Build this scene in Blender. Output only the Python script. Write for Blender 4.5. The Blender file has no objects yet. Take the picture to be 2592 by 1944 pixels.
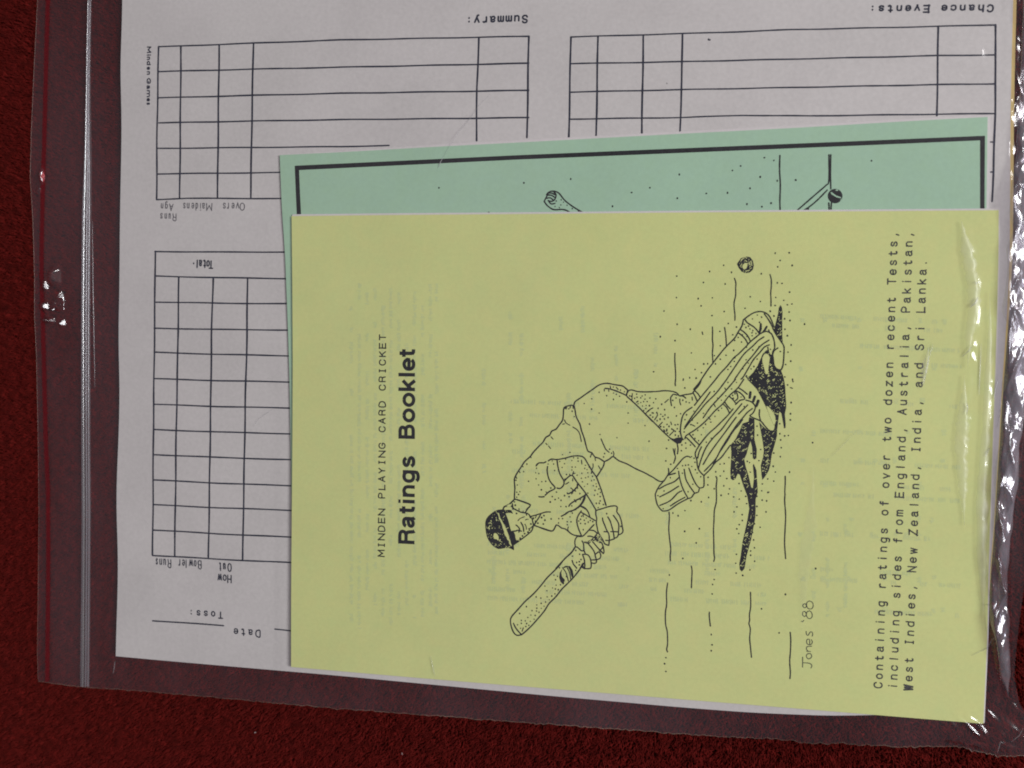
import bpy, math, random, numpy as np
from mathutils import Matrix, Vector
from mathutils.geometry import tessellate_polygon
rnd=random.Random(7); RNG=np.random.default_rng(11)

# ---------------------------------------------------------------- camera
TOP=0.0056                                   # height of the yellow cover above the carpet backing
FPX=2900.0
ROT=None
def _rot(r):
    t=np.linalg.norm(r); k=r/t; K=np.array([[0,-k[2],k[1]],[k[2],0,-k[0]],[-k[1],k[0],0]])
    return np.eye(3)+np.sin(t)*K+(1-np.cos(t))*K@K
RC=_rot(np.array([0.04747145,-0.21999088,-0.0173883]))          # world to camera axes
CP=np.array([0.14838936,0.11040618,0.34131222+TOP])             # camera position, metres
cam=bpy.data.cameras.new("camera"); co=bpy.data.objects.new("camera",cam); bpy.context.scene.collection.objects.link(co)
m=Matrix.Identity(4)
for i in range(3):
    for j in range(3): m[i][j]=RC.T[i][j]
    m[i][3]=CP[i]
co.matrix_world=m; cam.sensor_width=36; cam.lens=36*FPX/2592; cam.clip_start=.01; cam.clip_end=20; cam.dof.use_dof=True; cam.dof.focus_distance=.352; cam.dof.aperture_fstop=19
sc=bpy.context.scene; sc.camera=co
sc.view_settings.view_transform='Standard'; sc.view_settings.look='None'; sc.view_settings.gamma=1; sc.view_settings.exposure=0
sc.cycles.max_bounces=10; sc.cycles.transparent_max_bounces=24; sc.cycles.filter_width=1.9
sc.cycles.caustics_reflective=False; sc.cycles.caustics_refractive=False
# ---------------------------------------------------------------- light: a dim room, one window to the right and an added glint lamp
w=bpy.data.worlds.new("World"); sc.world=w; w.use_nodes=True
bg=w.node_tree.nodes["Background"]; bg.inputs[0].default_value=(.95,.92,.97,1); bg.inputs[1].default_value=.19
def area(name,loc,target,sx,sy,power,col):
    l=bpy.data.lights.new(name,'AREA'); l.shape='RECTANGLE'; l.size=sx; l.size_y=sy; l.energy=power; l.color=col
    o=bpy.data.objects.new(name,l); sc.collection.objects.link(o); o.location=loc
    o.rotation_euler=(Vector(target)-Vector(loc)).to_track_quat('-Z','Y').to_euler(); return o
area("window_light",(1.45,.22,1.15),(.12,.08,0),.45,.55,23,(.985,1.0,.975))
area("added_glint_lamp",(1.05,.62,1.5),(.12,.08,0),.11,.11,5,(1.0,.97,.92))  # added small lamp, placed to make the film wrinkles sparkle

# ---------------------------------------------------------------- helpers
def P(x,y,z):
    """point of the photograph -> the place on the plane at height z that it shows"""
    d=RC.T@np.array([(x-1296)/FPX,-(y-972)/FPX,-1.0]); t=(z-CP[2])/d[2]
    return CP+t*d
def P2(x,y,z): q=P(x,y,z); return (q[0],q[1])
def link(name,me,mat,parent=None):
    o=bpy.data.objects.new(name,me); sc.collection.objects.link(o)
    if mat: me.materials.append(mat)
    if parent: o.parent=parent
    return o
def mesh(name,v,f,mat,parent=None,smooth=False):
    me=bpy.data.meshes.new(name); me.from_pydata([tuple(p) for p in v],[],f); me.update()
    if smooth: me.polygons.foreach_set('use_smooth',[True]*len(me.polygons))
    return link(name,me,mat,parent)
def gridmesh(name,X,Y,Z,mat,parent=None,smooth=True):
    n,mm=X.shape; me=bpy.data.meshes.new(name)
    me.vertices.add(n*mm); me.vertices.foreach_set('co',np.stack([X,Y,Z],-1).astype(np.float32).ravel())
    i=np.arange(n*mm).reshape(n,mm); q=np.stack([i[:-1,:-1],i[1:,:-1],i[1:,1:],i[:-1,1:]],-1).reshape(-1,4)
    me.loops.add(q.size); me.loops.foreach_set('vertex_index',q.ravel().astype(np.int32))
    me.polygons.add(len(q)); me.polygons.foreach_set('loop_start',np.arange(0,q.size,4,dtype=np.int32)); me.polygons.foreach_set('loop_total',np.full(len(q),4,np.int32))
    me.update(calc_edges=True); me.validate()
    me.polygons.foreach_set('use_smooth',np.full(len(me.polygons),smooth))
    return link(name,me,mat,parent)
def thing(name,label,cat,loc=(0,0,0),group=None):
    o=bpy.data.objects.new(name,None); sc.collection.objects.link(o); o.location=loc; o.empty_display_size=.02
    o['label']=label; o['category']=cat
    if group:o['group']=group
    return o
def vnoise(x,y,seed=0):
    xi=np.floor(x).astype(np.int64); yi=np.floor(y).astype(np.int64); fx=x-xi; fy=y-yi
    def h(a,b):
        n=(a*374761393+b*668265263+seed*1442695041)&0xffffffff; n=((n^(n>>13))*1274126177)&0xffffffff
        return ((n^(n>>16))&0xffffff)/0xffffff
    u=fx*fx*(3-2*fx); v=fy*fy*(3-2*fy)
    return (h(xi,yi)*(1-u)+h(xi+1,yi)*u)*(1-v)+(h(xi,yi+1)*(1-u)+h(xi+1,yi+1)*u)*v
def sstep(a,b,x): t=np.clip((x-a)/(b-a),0,1); return t*t*(3-2*t)

# ---------------------------------------------------------------- materials
def lin(c): return tuple(((v/255)/12.92 if v/255<=.04045 else ((v/255+.055)/1.055)**2.4) for v in c)+(1,)
def newmat(name):
    mt=bpy.data.materials.new(name); mt.use_nodes=True; nt=mt.node_tree; nt.nodes.clear()
    return mt,nt,nt.nodes.new('ShaderNodeOutputMaterial')
def nd(nt,t,**k):
    n=nt.nodes.new(t)
    for a,b in k.items(): setattr(n,a,b)
    return n
def paper_mat(name,col,var=.05,bump=.25,rough=.85):
    mt,nt,out=newmat(name); b=nd(nt,'ShaderNodeBsdfPrincipled'); nt.links.new(b.outputs[0],out.inputs[0])
    b.inputs['Roughness'].default_value=rough; b.inputs['Specular IOR Level'].default_value=.12
    tc=nd(nt,'ShaderNodeTexCoord')
    n1=nd(nt,'ShaderNodeTexNoise'); n1.inputs['Scale'].default_value=900; n1.inputs['Detail'].default_value=4
    n2=nd(nt,'ShaderNodeTexNoise'); n2.inputs['Scale'].default_value=45; n2.inputs['Detail'].default_value=3
    for n in (n1,n2): nt.links.new(tc.outputs['Object'],n.inputs['Vector'])
    ad=nd(nt,'ShaderNodeMath',operation='ADD'); nt.links.new(n1.outputs[0],ad.inputs[0]); nt.links.new(n2.outputs[0],ad.inputs[1])
    r=nd(nt,'ShaderNodeMapRange'); r.inputs['From Min'].default_value=.6; r.inputs['From Max'].default_value=1.4
    r.inputs['To Min'].default_value=1-var; r.inputs['To Max'].default_value=1+var; nt.links.new(ad.outputs[0],r.inputs['Value'])
    vm=nd(nt,'ShaderNodeVectorMath',operation='SCALE'); vm.inputs[0].default_value=col[:3]; nt.links.new(r.outputs[0],vm.inputs['Scale'])
    # slight fibre tint
    n3=nd(nt,'ShaderNodeTexNoise'); n3.inputs['Scale'].default_value=240; nt.links.new(tc.outputs['Object'],n3.inputs['Vector'])
    hs=nd(nt,'ShaderNodeHueSaturation'); nt.links.new(vm.outputs[0],hs.inputs['Color'])
    r3=nd(nt,'ShaderNodeMapRange'); r3.inputs['To Min'].default_value=.485; r3.inputs['To Max'].default_value=.515; nt.links.new(n3.outputs[0],r3.inputs['Value']); nt.links.new(r3.outputs[0],hs.inputs['Hue'])
    nt.links.new(hs.outputs[0],b.inputs['Base Color'])
    bp=nd(nt,'ShaderNodeBump'); bp.inputs['Strength'].default_value=bump; bp.inputs['Distance'].default_value=.00008; nt.links.new(n1.outputs[0],bp.inputs['Height']); nt.links.new(bp.outputs[0],b.inputs['Normal'])
    return mt
def ink_mat(name,col,spot=.35):
    mt,nt,out=newmat(name); b=nd(nt,'ShaderNodeBsdfPrincipled'); nt.links.new(b.outputs[0],out.inputs[0])
    b.inputs['Roughness'].default_value=.6; b.inputs['Specular IOR Level'].default_value=.2
    tc=nd(nt,'ShaderNodeTexCoord'); n=nd(nt,'ShaderNodeTexNoise'); n.inputs['Scale'].default_value=1500; n.inputs['Detail'].default_value=3; nt.links.new(tc.outputs['Object'],n.inputs['Vector'])
    cr=nd(nt,'ShaderNodeMapRange'); cr.inputs['From Min'].default_value=.3; cr.inputs['From Max'].default_value=.75; cr.inputs['To Min'].default_value=1-spot; cr.inputs['To Max'].default_value=1+spot*1.6; nt.links.new(n.outputs[0],cr.inputs['Value'])
    vm=nd(nt,'ShaderNodeVectorMath',operation='SCALE'); vm.inputs[0].default_value=col[:3]; nt.links.new(cr.outputs[0],vm.inputs['Scale']); nt.links.new(vm.outputs[0],b.inputs['Base Color'])
    return mt
M_white=paper_mat('white_paper',(.655,.652,.645),.085)
M_page=paper_mat('inner_page_paper',(.72,.70,.71))
M_yel=paper_mat('yellow_card',(.70,.775,.325))
M_cream=paper_mat('cream_paper',(.78,.62,.26))
M_grn=paper_mat('green_card',(.42,.655,.48))
M_yfleck=paper_mat('yellow_card_fleck',(.70,.775,.325)); M_gfleck=paper_mat('green_card_fleck',(.42,.655,.48))
M_ink=ink_mat('black_ink',(.018,.021,.024)); M_navy=ink_mat('blue_black_ink',(.020,.027,.048)); M_grey=ink_mat('grey_typed_ink',(.045,.05,.05),.5)
M_pencil=ink_mat('faint_letter_ink',(.10,.10,.115),.5); M_pen=ink_mat('thin_pen_ink',(.05,.06,.05))
M_ghost=paper_mat('show_through',(.625,.722,.345),.05)
M_ghostg=paper_mat('show_through_green',(.40,.66,.46),.05)

def film_mat(name,haze=.05,rough=.10,tint=(.93,.92,.95),spec=1.0,hazecol=(.72,.58,.68)):
    mt,nt,out=newmat(name)
    tr=nd(nt,'ShaderNodeBsdfTransparent'); tr.inputs[0].default_value=tint+(1,)
    gl=nd(nt,'ShaderNodeBsdfGlossy'); gl.inputs['Roughness'].default_value=rough; gl.inputs[0].default_value=(.95,.95,1,1)
    # reflectance of a thin two-sided sheet, the same seen from above and from below
    ge=nd(nt,'ShaderNodeNewGeometry'); dt=nd(nt,'ShaderNodeVectorMath',operation='DOT_PRODUCT'); nt.links.new(ge.outputs['Incoming'],dt.inputs[0]); nt.links.new(ge.outputs['Normal'],dt.inputs[1])
    ab=nd(nt,'ShaderNodeMath',operation='ABSOLUTE'); nt.links.new(dt.outputs['Value'],ab.inputs[0])
    om=nd(nt,'ShaderNodeMath',operation='SUBTRACT'); om.inputs[0].default_value=1; nt.links.new(ab.outputs[0],om.inputs[1]); om.use_clamp=True
    pw=nd(nt,'ShaderNodeMath',operation='POWER'); pw.inputs[1].default_value=5; nt.links.new(om.outputs[0],pw.inputs[0])
    fr=nd(nt,'ShaderNodeMath',operation='MULTIPLY_ADD'); fr.inputs[1].default_value=.92; fr.inputs[2].default_value=.05; nt.links.new(pw.outputs[0],fr.inputs[0])
    # fine unevenness of the film
    tc=nd(nt,'ShaderNodeTexCoord'); mp=nd(nt,'ShaderNodeMapping'); mp.inputs['Scale'].default_value=(1,.35,1); nt.links.new(tc.outputs['Object'],mp.inputs[0])
    n=nd(nt,'ShaderNodeTexNoise'); n.inputs['Scale'].default_value=160; n.inputs['Detail'].default_value=4; nt.links.new(mp.outputs[0],n.inputs['Vector'])
    bp=nd(nt,'ShaderNodeBump'); bp.inputs['Strength'].default_value=.22; bp.inputs['Distance'].default_value=.0003; nt.links.new(n.outputs[0],bp.inputs['Height'])
    nt.links.new(bp.outputs[0],gl.inputs['Normal'])
    mu=nd(nt,'ShaderNodeMath',operation='MULTIPLY'); mu.inputs[1].default_value=spec; nt.links.new(fr.outputs[0],mu.inputs[0]); mu.use_clamp=True
    m1=nd(nt,'ShaderNodeMixShader'); nt.links.new(mu.outputs[0],m1.inputs[0]); nt.links.new(tr.outputs[0],m1.inputs[1]); nt.links.new(gl.outputs[0],m1.inputs[2])
    df=nd(nt,'ShaderNodeBsdfDiffuse'); df.inputs[0].default_value=hazecol+(1,)
    n2=nd(nt,'ShaderNodeTexNoise'); n2.inputs['Scale'].default_value=15; n2.inputs['Detail'].default_value=5; n2.inputs['Roughness'].default_value=.6; nt.links.new(mp.outputs[0],n2.inputs['Vector'])
    r=nd(nt,'ShaderNodeMapRange'); r.inputs['From Min'].default_value=.35; r.inputs['From Max'].default_value=.8; r.inputs['To Min'].default_value=haze*.25; r.inputs['To Max'].default_value=haze*3.2; nt.links.new(n2.outputs[0],r.inputs['Value'])  # patchy diffuse haze: film smudges plus a painted cloudy sheen
    m2=nd(nt,'ShaderNodeMixShader'); nt.links.new(r.outputs[0],m2.inputs[0]); nt.links.new(m1.outputs[0],m2.inputs[1]); nt.links.new(df.outputs[0],m2.inputs[2]); nt.links.new(m2.outputs[0],out.inputs[0])
    return mt
M_film=film_mat('clear_plastic_film',.014,.12,(.96,.93,.94),.75)
M_filmb=film_mat('clear_plastic_film_back',.006,.2,(.95,.88,.89),.4)
M_zip=film_mat('zip_ridge_plastic',.075,.20,(.88,.86,.88),1.1,(.72,.70,.76))
M_ziphi=film_mat('zip_ridge_gloss',.05,.2,(.9,.9,.9),4.0,(.8,.8,.8))
M_fold=film_mat('gathered_film',.085,.14,(.92,.90,.94),2.2,(.74,.70,.80))
M_soft=film_mat('film_fold_sheen',.085,.35,(1,1,1),.6,(.95,.95,.95))  # white haze paints the broad window sheen into the folds
M_edge=film_mat('cut_film_edge',.10,.3,(.85,.80,.76),.8,(.72,.55,.45))
M_crease=film_mat('film_crease',.12,.2,(.92,.92,.93),1.3,(.8,.8,.82))
mt,nt,out=newmat('red_stripe_print'); b=nd(nt,'ShaderNodeBsdfPrincipled'); b.inputs['Base Color'].default_value=(.20,.008,.016,1); b.inputs['Roughness'].default_value=.35
t_=nd(nt,'ShaderNodeBsdfTransparent'); t_.inputs[0].default_value=(.9,.4,.42,1); mx=nd(nt,'ShaderNodeMixShader'); mx.inputs[0].default_value=.42; nt.links.new(t_.outputs[0],mx.inputs[1]); nt.links.new(b.outputs[0],mx.inputs[2]); nt.links.new(mx.outputs[0],out.inputs[0]); M_red=mt
def carpet_mat(name,lo,hi):
    mt,nt,out=newmat(name); b=nd(nt,'ShaderNodeBsdfPrincipled'); b.inputs['Roughness'].default_value=.9; b.inputs['Specular IOR Level'].default_value=.1; nt.links.new(b.outputs[0],out.inputs[0])
    b.inputs['Sheen Weight'].default_value=.15; b.inputs['Sheen Tint'].default_value=(.8,.2,.15,1)
    tc=nd(nt,'ShaderNodeTexCoord'); n=nd(nt,'ShaderNodeTexNoise'); n.inputs['Scale'].default_value=430; n.inputs['Detail'].default_value=5; n.inputs['Roughness'].default_value=.7; nt.links.new(tc.outputs['Object'],n.inputs['Vector'])
    cr=nd(nt,'ShaderNodeValToRGB'); cr.color_ramp.elements[0].position=.34; cr.color_ramp.elements[0].color=lo+(1,); cr.color_ramp.elements[1].position=.68; cr.color_ramp.elements[1].color=hi+(1,); nt.links.new(n.outputs[0],cr.inputs[0]); nt.links.new(cr.outputs[0],b.inputs['Base Color'])
    return mt
M_carpet=carpet_mat('red_carpet_wool',(.075,.005,.0045),(.21,.0145,.012))
M_backing=carpet_mat('carpet_backing',(.03,.002,.002),(.07,.004,.004))

# ---------------------------------------------------------------- heights of the layers (metres)
Z_BACK=.0036; Z_CREAM=.0039; Z_SHEET=.0042; Z_GREEN=.0049; Z_YEL=TOP
def und(x,y):  # gentle buckle shared by a page and everything printed on it
    return .00010*np.sin(x*41+y*17)+.00008*np.sin(x*13-y*57+1.3)

# ---------------------------------------------------------------- page builder
def along(pts,n):
    p=np.array(pts,float); d=np.r_[0,np.cumsum(np.linalg.norm(np.diff(p,axis=0),axis=1))]; t=np.linspace(0,d[-1],n)
    return np.stack([np.interp(t,d,p[:,0]),np.interp(t,d,p[:,1])],1)
def smooth_line(pts,n):
    q=along(pts,n); k=max(3,n//30)|1
    for _ in range(2):
        r=q.copy(); c=np.cumsum(np.vstack([np.zeros((1,2)),q]),0)
        for i in range(1,n-1):
            h=min(k//2,i,n-1-i); r[i]=(c[i+h+1]-c[i-h])/(2*h+1)
        q=r
    return q
def coons(L,R,T,B,nu,nv,us=None,vs=None):
    """patch between four edges (left/right run top->bottom, top/bottom run left->right)"""
    u=np.linspace(0,1,nu) if us is None else us; v=np.linspace(0,1,nv) if vs is None else vs
    def ev(Q,t):
        i=np.linspace(0,1,len(Q)); return np.stack([np.interp(t,i,Q[:,0]),np.interp(t,i,Q[:,1])],-1)
    l=ev(L,v)[:,None]; r=ev(R,v)[:,None]; t=ev(T,u)[None]; b=ev(B,u)[None]; U=u[None,:,None]; V=v[:,None,None]
    return (1-U)*l+U*r+(1-V)*t+V*b-((1-U)*(1-V)*T[0]+U*(1-V)*T[-1]+(1-U)*V*B[0]+U*V*B[-1])
def page(name,edges,z,th,mat,parent,nu=90,nv=64,bend=None):
    E=[np.array([P2(x,y,z) for x,y in smooth_line(e,120)]) for e in edges]
    L,R,T,B=E; T[0]=L[0];T[-1]=R[0];B[0]=L[-1];B[-1]=R[-1]
    G=coons(L,R,T,B,nu,nv); X,Y=G[...,0],G[...,1]; Z=z+und(X,Y)
    if bend is not None: Z=Z+bend(X,Y)
    n,mm=X.shape; v=np.stack([X,Y,Z],-1).reshape(-1,3); v2=v.copy(); v2[:,2]-=th; idx=np.arange(n*mm).reshape(n,mm); off=n*mm
    f=[]
    for i in range(n-1):
        for j in range(mm-1):
            a,b_,c,d=idx[i,j],idx[i+1,j],idx[i+1,j+1],idx[i,j+1]; f.append((a,b_,c,d)); f.append((off+a,off+d,off+c,off+b_))
    rim=list(idx[:,0])+list(idx[-1,1:])+list(idx[::-1,-1][1:])+list(idx[0,::-1][1:])
    for a,b_ in zip(rim[:-1],rim[1:]): f.append((a,off+a,off+b_,b_))
    return mesh(name,np.vstack([v,v2]),f,mat,parent)

# ---------------------------------------------------------------- ink
class Ink:
    """flat print lying a hair above a page"""
    def __init__(s,z): s.z=z; s.v=[]; s.f=[]; s.k=0
    def lift(s,q,e=0.0): return (q[0],q[1],s.z+float(und(q[0],q[1]))+.00004+e)
    def stroke(s,pts,wpx,world=False,smooth=True,wm=None,jit=.10,caps=True):
        if world and not smooth and len(pts)>2:
            h=(wm if wm else wpx*.00012)*(.42 if caps else .5)
            for i,(a,b_) in enumerate(zip(pts[:-1],pts[1:])):
                a=np.array(a);b_=np.array(b_);d=(b_-a)/np.linalg.norm(b_-a)
                s.stroke([a-(d*h if i else 0),b_+(d*h if i<len(pts)-2 else 0)],wpx,True,False,wm,jit,caps and len(pts)<9)
            return
        q=np.array([p if world else P2(p[0],p[1],s.z) for p in pts],float)
        if smooth and len(q)>2:
            closed=np.linalg.norm(q[0]-q[-1])<1e-6; out=[]
            for i in range(len(q)-1):
                p0=q[i-1] if i>0 else (q[-2] if closed else 2*q[0]-q[1]); p1=q[i]; p2=q[i+1]; p3=q[i+2] if i+2<len(q) else (q[1] if closed else 2*q[-1]-q[-2])
                ns=max(2,min(6,int(np.linalg.norm(p2-p1)/.0005)))
                for t in np.arange(ns)/ns:
                    out.append(.5*((2*p1)+(-p0+p2)*t+(2*p0-5*p1+4*p2-p3)*t*t+(-p0+3*p1-3*p2+p3)*t**3))
            out.append(q[-1]); q=np.array(out)
        else:
            out=[]
            for a,b_ in zip(q[:-1],q[1:]):
                n=max(1,int(np.linalg.norm(b_-a)/.0025)); out+= [a+(b_-a)*t/n for t in range(n)]
            out.append(q[-1]); q=np.array(out)
        if len(q)<2: return
        hw=(wm if wm else wpx*(.0001302-.000077*q[0][0])*1.08)/2
        d=np.gradient(q,axis=0); d/=np.maximum(np.linalg.norm(d,axis=1,keepdims=True),1e-9); nrm=np.stack([-d[:,1],d[:,0]],1)
        if caps:
            q=np.vstack([q[0]-d[0]*hw*.8,q[0]+d[0]*hw*.15,q[1:-1],q[-1]-d[-1]*hw*.15,q[-1]+d[-1]*hw*.8]); d=np.vstack([d[0],d,d[-1]]); nrm=np.stack([-d[:,1],d[:,0]],1)
        s.k+=1; e=(s.k%40)*3e-7; b0=len(s.v)
        for i in range(len(q)):
            h=hw*(1+jit*(rnd.random()*2-1))
            if caps and i in(0,len(q)-1): h*=.62
            s.v.append(s.lift(q[i]+nrm[i]*h,e)); s.v.append(s.lift(q[i]-nrm[i]*h,e))
            if i: a=b0+2*i; s.f.append((a-2,a-1,a+1,a))
    def dot(s,x,y,r,world=False):
        c=(x,y) if world else P2(x,y,s.z); rr=r if world else r*.000126; b0=len(s.v); s.k+=1; e=(s.k%40)*3e-7
        a0=rnd.random()*6; sx=rr*rnd.uniform(.8,1.15); sy=rr*rnd.uniform(.85,1.35)
        for i in range(7): a=a0+i*math.tau/7; s.v.append(s.lift((c[0]+sx*math.cos(a),c[1]+sy*math.sin(a)),e))
        s.f.append(tuple(range(b0,b0+7)))
    def fill(s,pts,e=0.0):
        p=[Vector(P2(x,y,s.z)+(0,)) for x,y in pts]; b0=len(s.v)
        for q in p: s.v.append(s.lift(q,e))
        for t in tessellate_polygon([p]): s.f.append(tuple(b0+i for i in t))
    def strip(s,P_,Q_):
        n=0
        for (a,b_),(c,d) in zip(zip(P_[:-1],P_[1:]),zip(Q_[:-1],Q_[1:])): n+=max(2,int(math.dist(a,b_)/14))
        A_=along(P_,n);B_=along(Q_,n); b0=len(s.v)
        for i in range(n):
            s.v.append(s.lift(P2(*A_[i],s.z),1e-6)); s.v.append(s.lift(P2(*B_[i],s.z),1e-6))
            if i: a=b0+2*i; s.f.append((a-2,a-1,a+1,a))
    def text(s,txt,a,b_,cap,wpx,wid=.62,glyphs=None,centres=None,jit=.06,slant=0):
        """letters centred between the two baseline points a and b_ (photo pixels)"""
        A0=np.array(P2(*a,s.z)); B0=np.array(P2(*b_,s.z)); D=B0-A0; Ln=np.linalg.norm(D); D/=Ln; U=np.array([-D[1],D[0]])
        sc_=(.0001302-.000077*A0[0]); ch=(cap-wpx*1.08)*sc_; n=len(txt); A0=A0+U*wpx*.54*sc_
        for i,c in enumerate(txt):
            if c==' ': continue
            t=(centres[i] if centres else i/(n-1))*Ln; g=GL[c]; wd=ch*(wid[i] if isinstance(wid,(list,tuple)) else wid)
            for st in g.split('|'):
                pts=[]
                for p in st.split():
                    x,y=map(float,p.split(',')); pts.append(A0+D*(t+(x/6-.5)*wd+slant*y*ch/10)+U*(y/10*ch))
                s.stroke(pts,wpx,world=True,smooth=len(pts)>5,jit=jit)
    def build(s,name,mat,parent): return mesh(name,s.v,s.f,mat,parent)

# ---------------------------------------------------------------- plain pen alphabet (x 0..6, cap height 10, x-height 7)
GL={
'A':"0,0 3,10 6,0|1,3.4 5,3.4",'B':"0,0 0,10 3.6,10 5.2,9 5.2,6.4 3.6,5.3 0,5.3|3.6,5.3 5.8,4 5.8,1.4 4,0 0,0",
'C':"5.9,7.6 4.9,9.5 3,10 1.2,9.2 0.1,6.8 0.1,3.2 1.2,0.8 3,0 4.9,0.5 5.9,2.4",'D':"0,0 0,10 3,10 5,9 6,6.5 6,3.5 5,1 3,0 0,0",
'E':"5.8,0 0.2,0 0.2,10 5.8,10|0.2,5.2 5,5.2",'G':"5.9,7.6 4.9,9.5 3,10 1.2,9.2 0.1,6.8 0.1,3.2 1.2,0.8 3,0 4.9,0.6 5.9,2.4 5.9,4.6 3.4,4.6",
'H':"0,0 0,10|6,0 6,10|0,5.2 6,5.2",'I':"1.6,0 4.4,0|1.6,10 4.4,10|3,0 3,10",'K':"0.3,0 0.3,10|5.7,10 0.3,4.2|2.2,6.2 5.9,0",
'L':"0.4,10 0.4,0 5.8,0",'M':"0,0 0.3,10 3,3.4 5.7,10 6,0",'N':"0.2,0 0.2,10 5.8,0 5.8,10",'O':"3,10 1,9 0,6.5 0,3.5 1,1 3,0 5,1 6,3.5 6,6.5 5,9 3,10",
'P':"0.3,0 0.3,10 3.8,10 5.4,9 5.8,7.4 5.2,5.6 3.8,4.8 0.3,4.8",'R':"0.3,0 0.3,10 3.8,10 5.4,9 5.6,7.4 5,5.8 3.8,5.2 0.3,5.2|3.6,5.2 5,4 5.8,0",
'S':"5.6,8 4.6,9.6 3,10 1.2,9.5 0.5,7.8 1.2,6 3,5.3 4.9,4.4 5.7,2.6 4.9,0.7 3,0 1.2,0.4 0.3,2.2",'T':"0,10 6,10|3,10 3,0",'V':"0,10 3,0 6,10",
'W':"0,10 1.4,0 3,8.4 4.6,0 6,10|0.5,5.4 5.6,5.4",'Y':"0.2,10 3,5 5.8,10|3,5 3,0",'Z':"0.3,10 5.7,10 0.2,0 5.9,0",
'a':"0.8,5.6 1.6,6.8 3,7.1 4.4,6.8 5,5.6 5,1 5.9,0|5,4.2 2.4,4 0.9,3 0.6,1.6 1.4,0.2 3,0 4.4,0.8 5,2",
'c':"5.6,5.2 4.6,6.8 3,7.1 1.3,6.4 0.5,4.6 0.5,2.4 1.3,0.6 3,0 4.6,0.4 5.6,1.8",
'd':"5.4,10 5.4,0|5.4,5.2 4.6,6.7 3,7.1 1.4,6.4 0.5,4.6 0.5,2.4 1.4,0.6 3,0 4.6,0.5 5.4,1.8",
'e':"0.5,3.7 5.6,3.7 5.3,5.6 4.4,6.8 3,7.1 1.4,6.5 0.5,4.8 0.5,2.2 1.4,0.6 3,0 4.5,0.3 5.5,1.5",
'f':"5,9.6 4,10 2.9,9.3 2.9,0|1,6.8 4.8,6.8",'g':"5.3,7 5.3,-1.4 4.6,-2.8 3,-3.2 1.4,-2.7|5.3,5.2 4.5,6.7 3,7.1 1.4,6.4 0.6,4.8 0.6,2.6 1.4,1 3,0.4 4.5,1 5.3,2.2",
'h':"0.6,10 0.6,0|0.6,4.8 1.6,6.6 3.2,7.1 4.7,6.5 5.3,5 5.3,0",'i':"3,7 3,0|3,9.6 3,10.2",'k':"0.7,10 0.7,0|5,7 0.7,2.6|2.2,4.1 5.4,0",'l':"3,10 3,0",
'm':"0,7 0,0|0,5.4 0.8,6.8 1.8,7 2.7,6.4 3,5.2 3,0|3,5.4 3.8,6.8 4.8,7 5.7,6.4 6,5.2 6,0",'n':"0.7,7 0.7,0|0.7,4.8 1.7,6.6 3.2,7.1 4.7,6.5 5.3,5 5.3,0",
'o':"3,7.1 1.4,6.5 0.5,4.7 0.5,2.4 1.4,0.6 3,0 4.6,0.6 5.5,2.4 5.5,4.7 4.6,6.5 3,7.1",'r':"1.2,7 1.2,0|1.2,4.6 2.2,6.4 3.6,7.1 5,6.7",
's':"5.2,5.6 4.3,6.8 3,7.1 1.5,6.8 0.9,5.5 1.6,4.2 3,3.7 4.6,3 5.3,1.8 4.6,0.4 3,0 1.5,0.3 0.7,1.6",'t':"2.6,9.4 2.6,1.4 3.3,0.1 4.4,0 5.1,0.6|0.8,6.8 4.8,6.8",
'u':"0.7,7 0.7,2 1.4,0.5 2.8,0 4.3,0.6 5.3,2.2|5.3,7 5.3,0",'v':"0.5,7 3,0 5.5,7",'w':"0,7 1.5,0 3,6 4.5,0 6,7",'y':"0.6,7 3.1,0.4|5.6,7 3,-0.4 2.2,-2.2 1,-2.8",'z':"0.8,6.9 5.2,6.9 0.7,0.1 5.4,0.1",
',':"3.3,1.2 2.4,-2",'.':"3,0 3,0.7",':':"3,0.4 3,1.1|3,5.4 3,6.1",'·':"3,4 3,5"}
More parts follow.
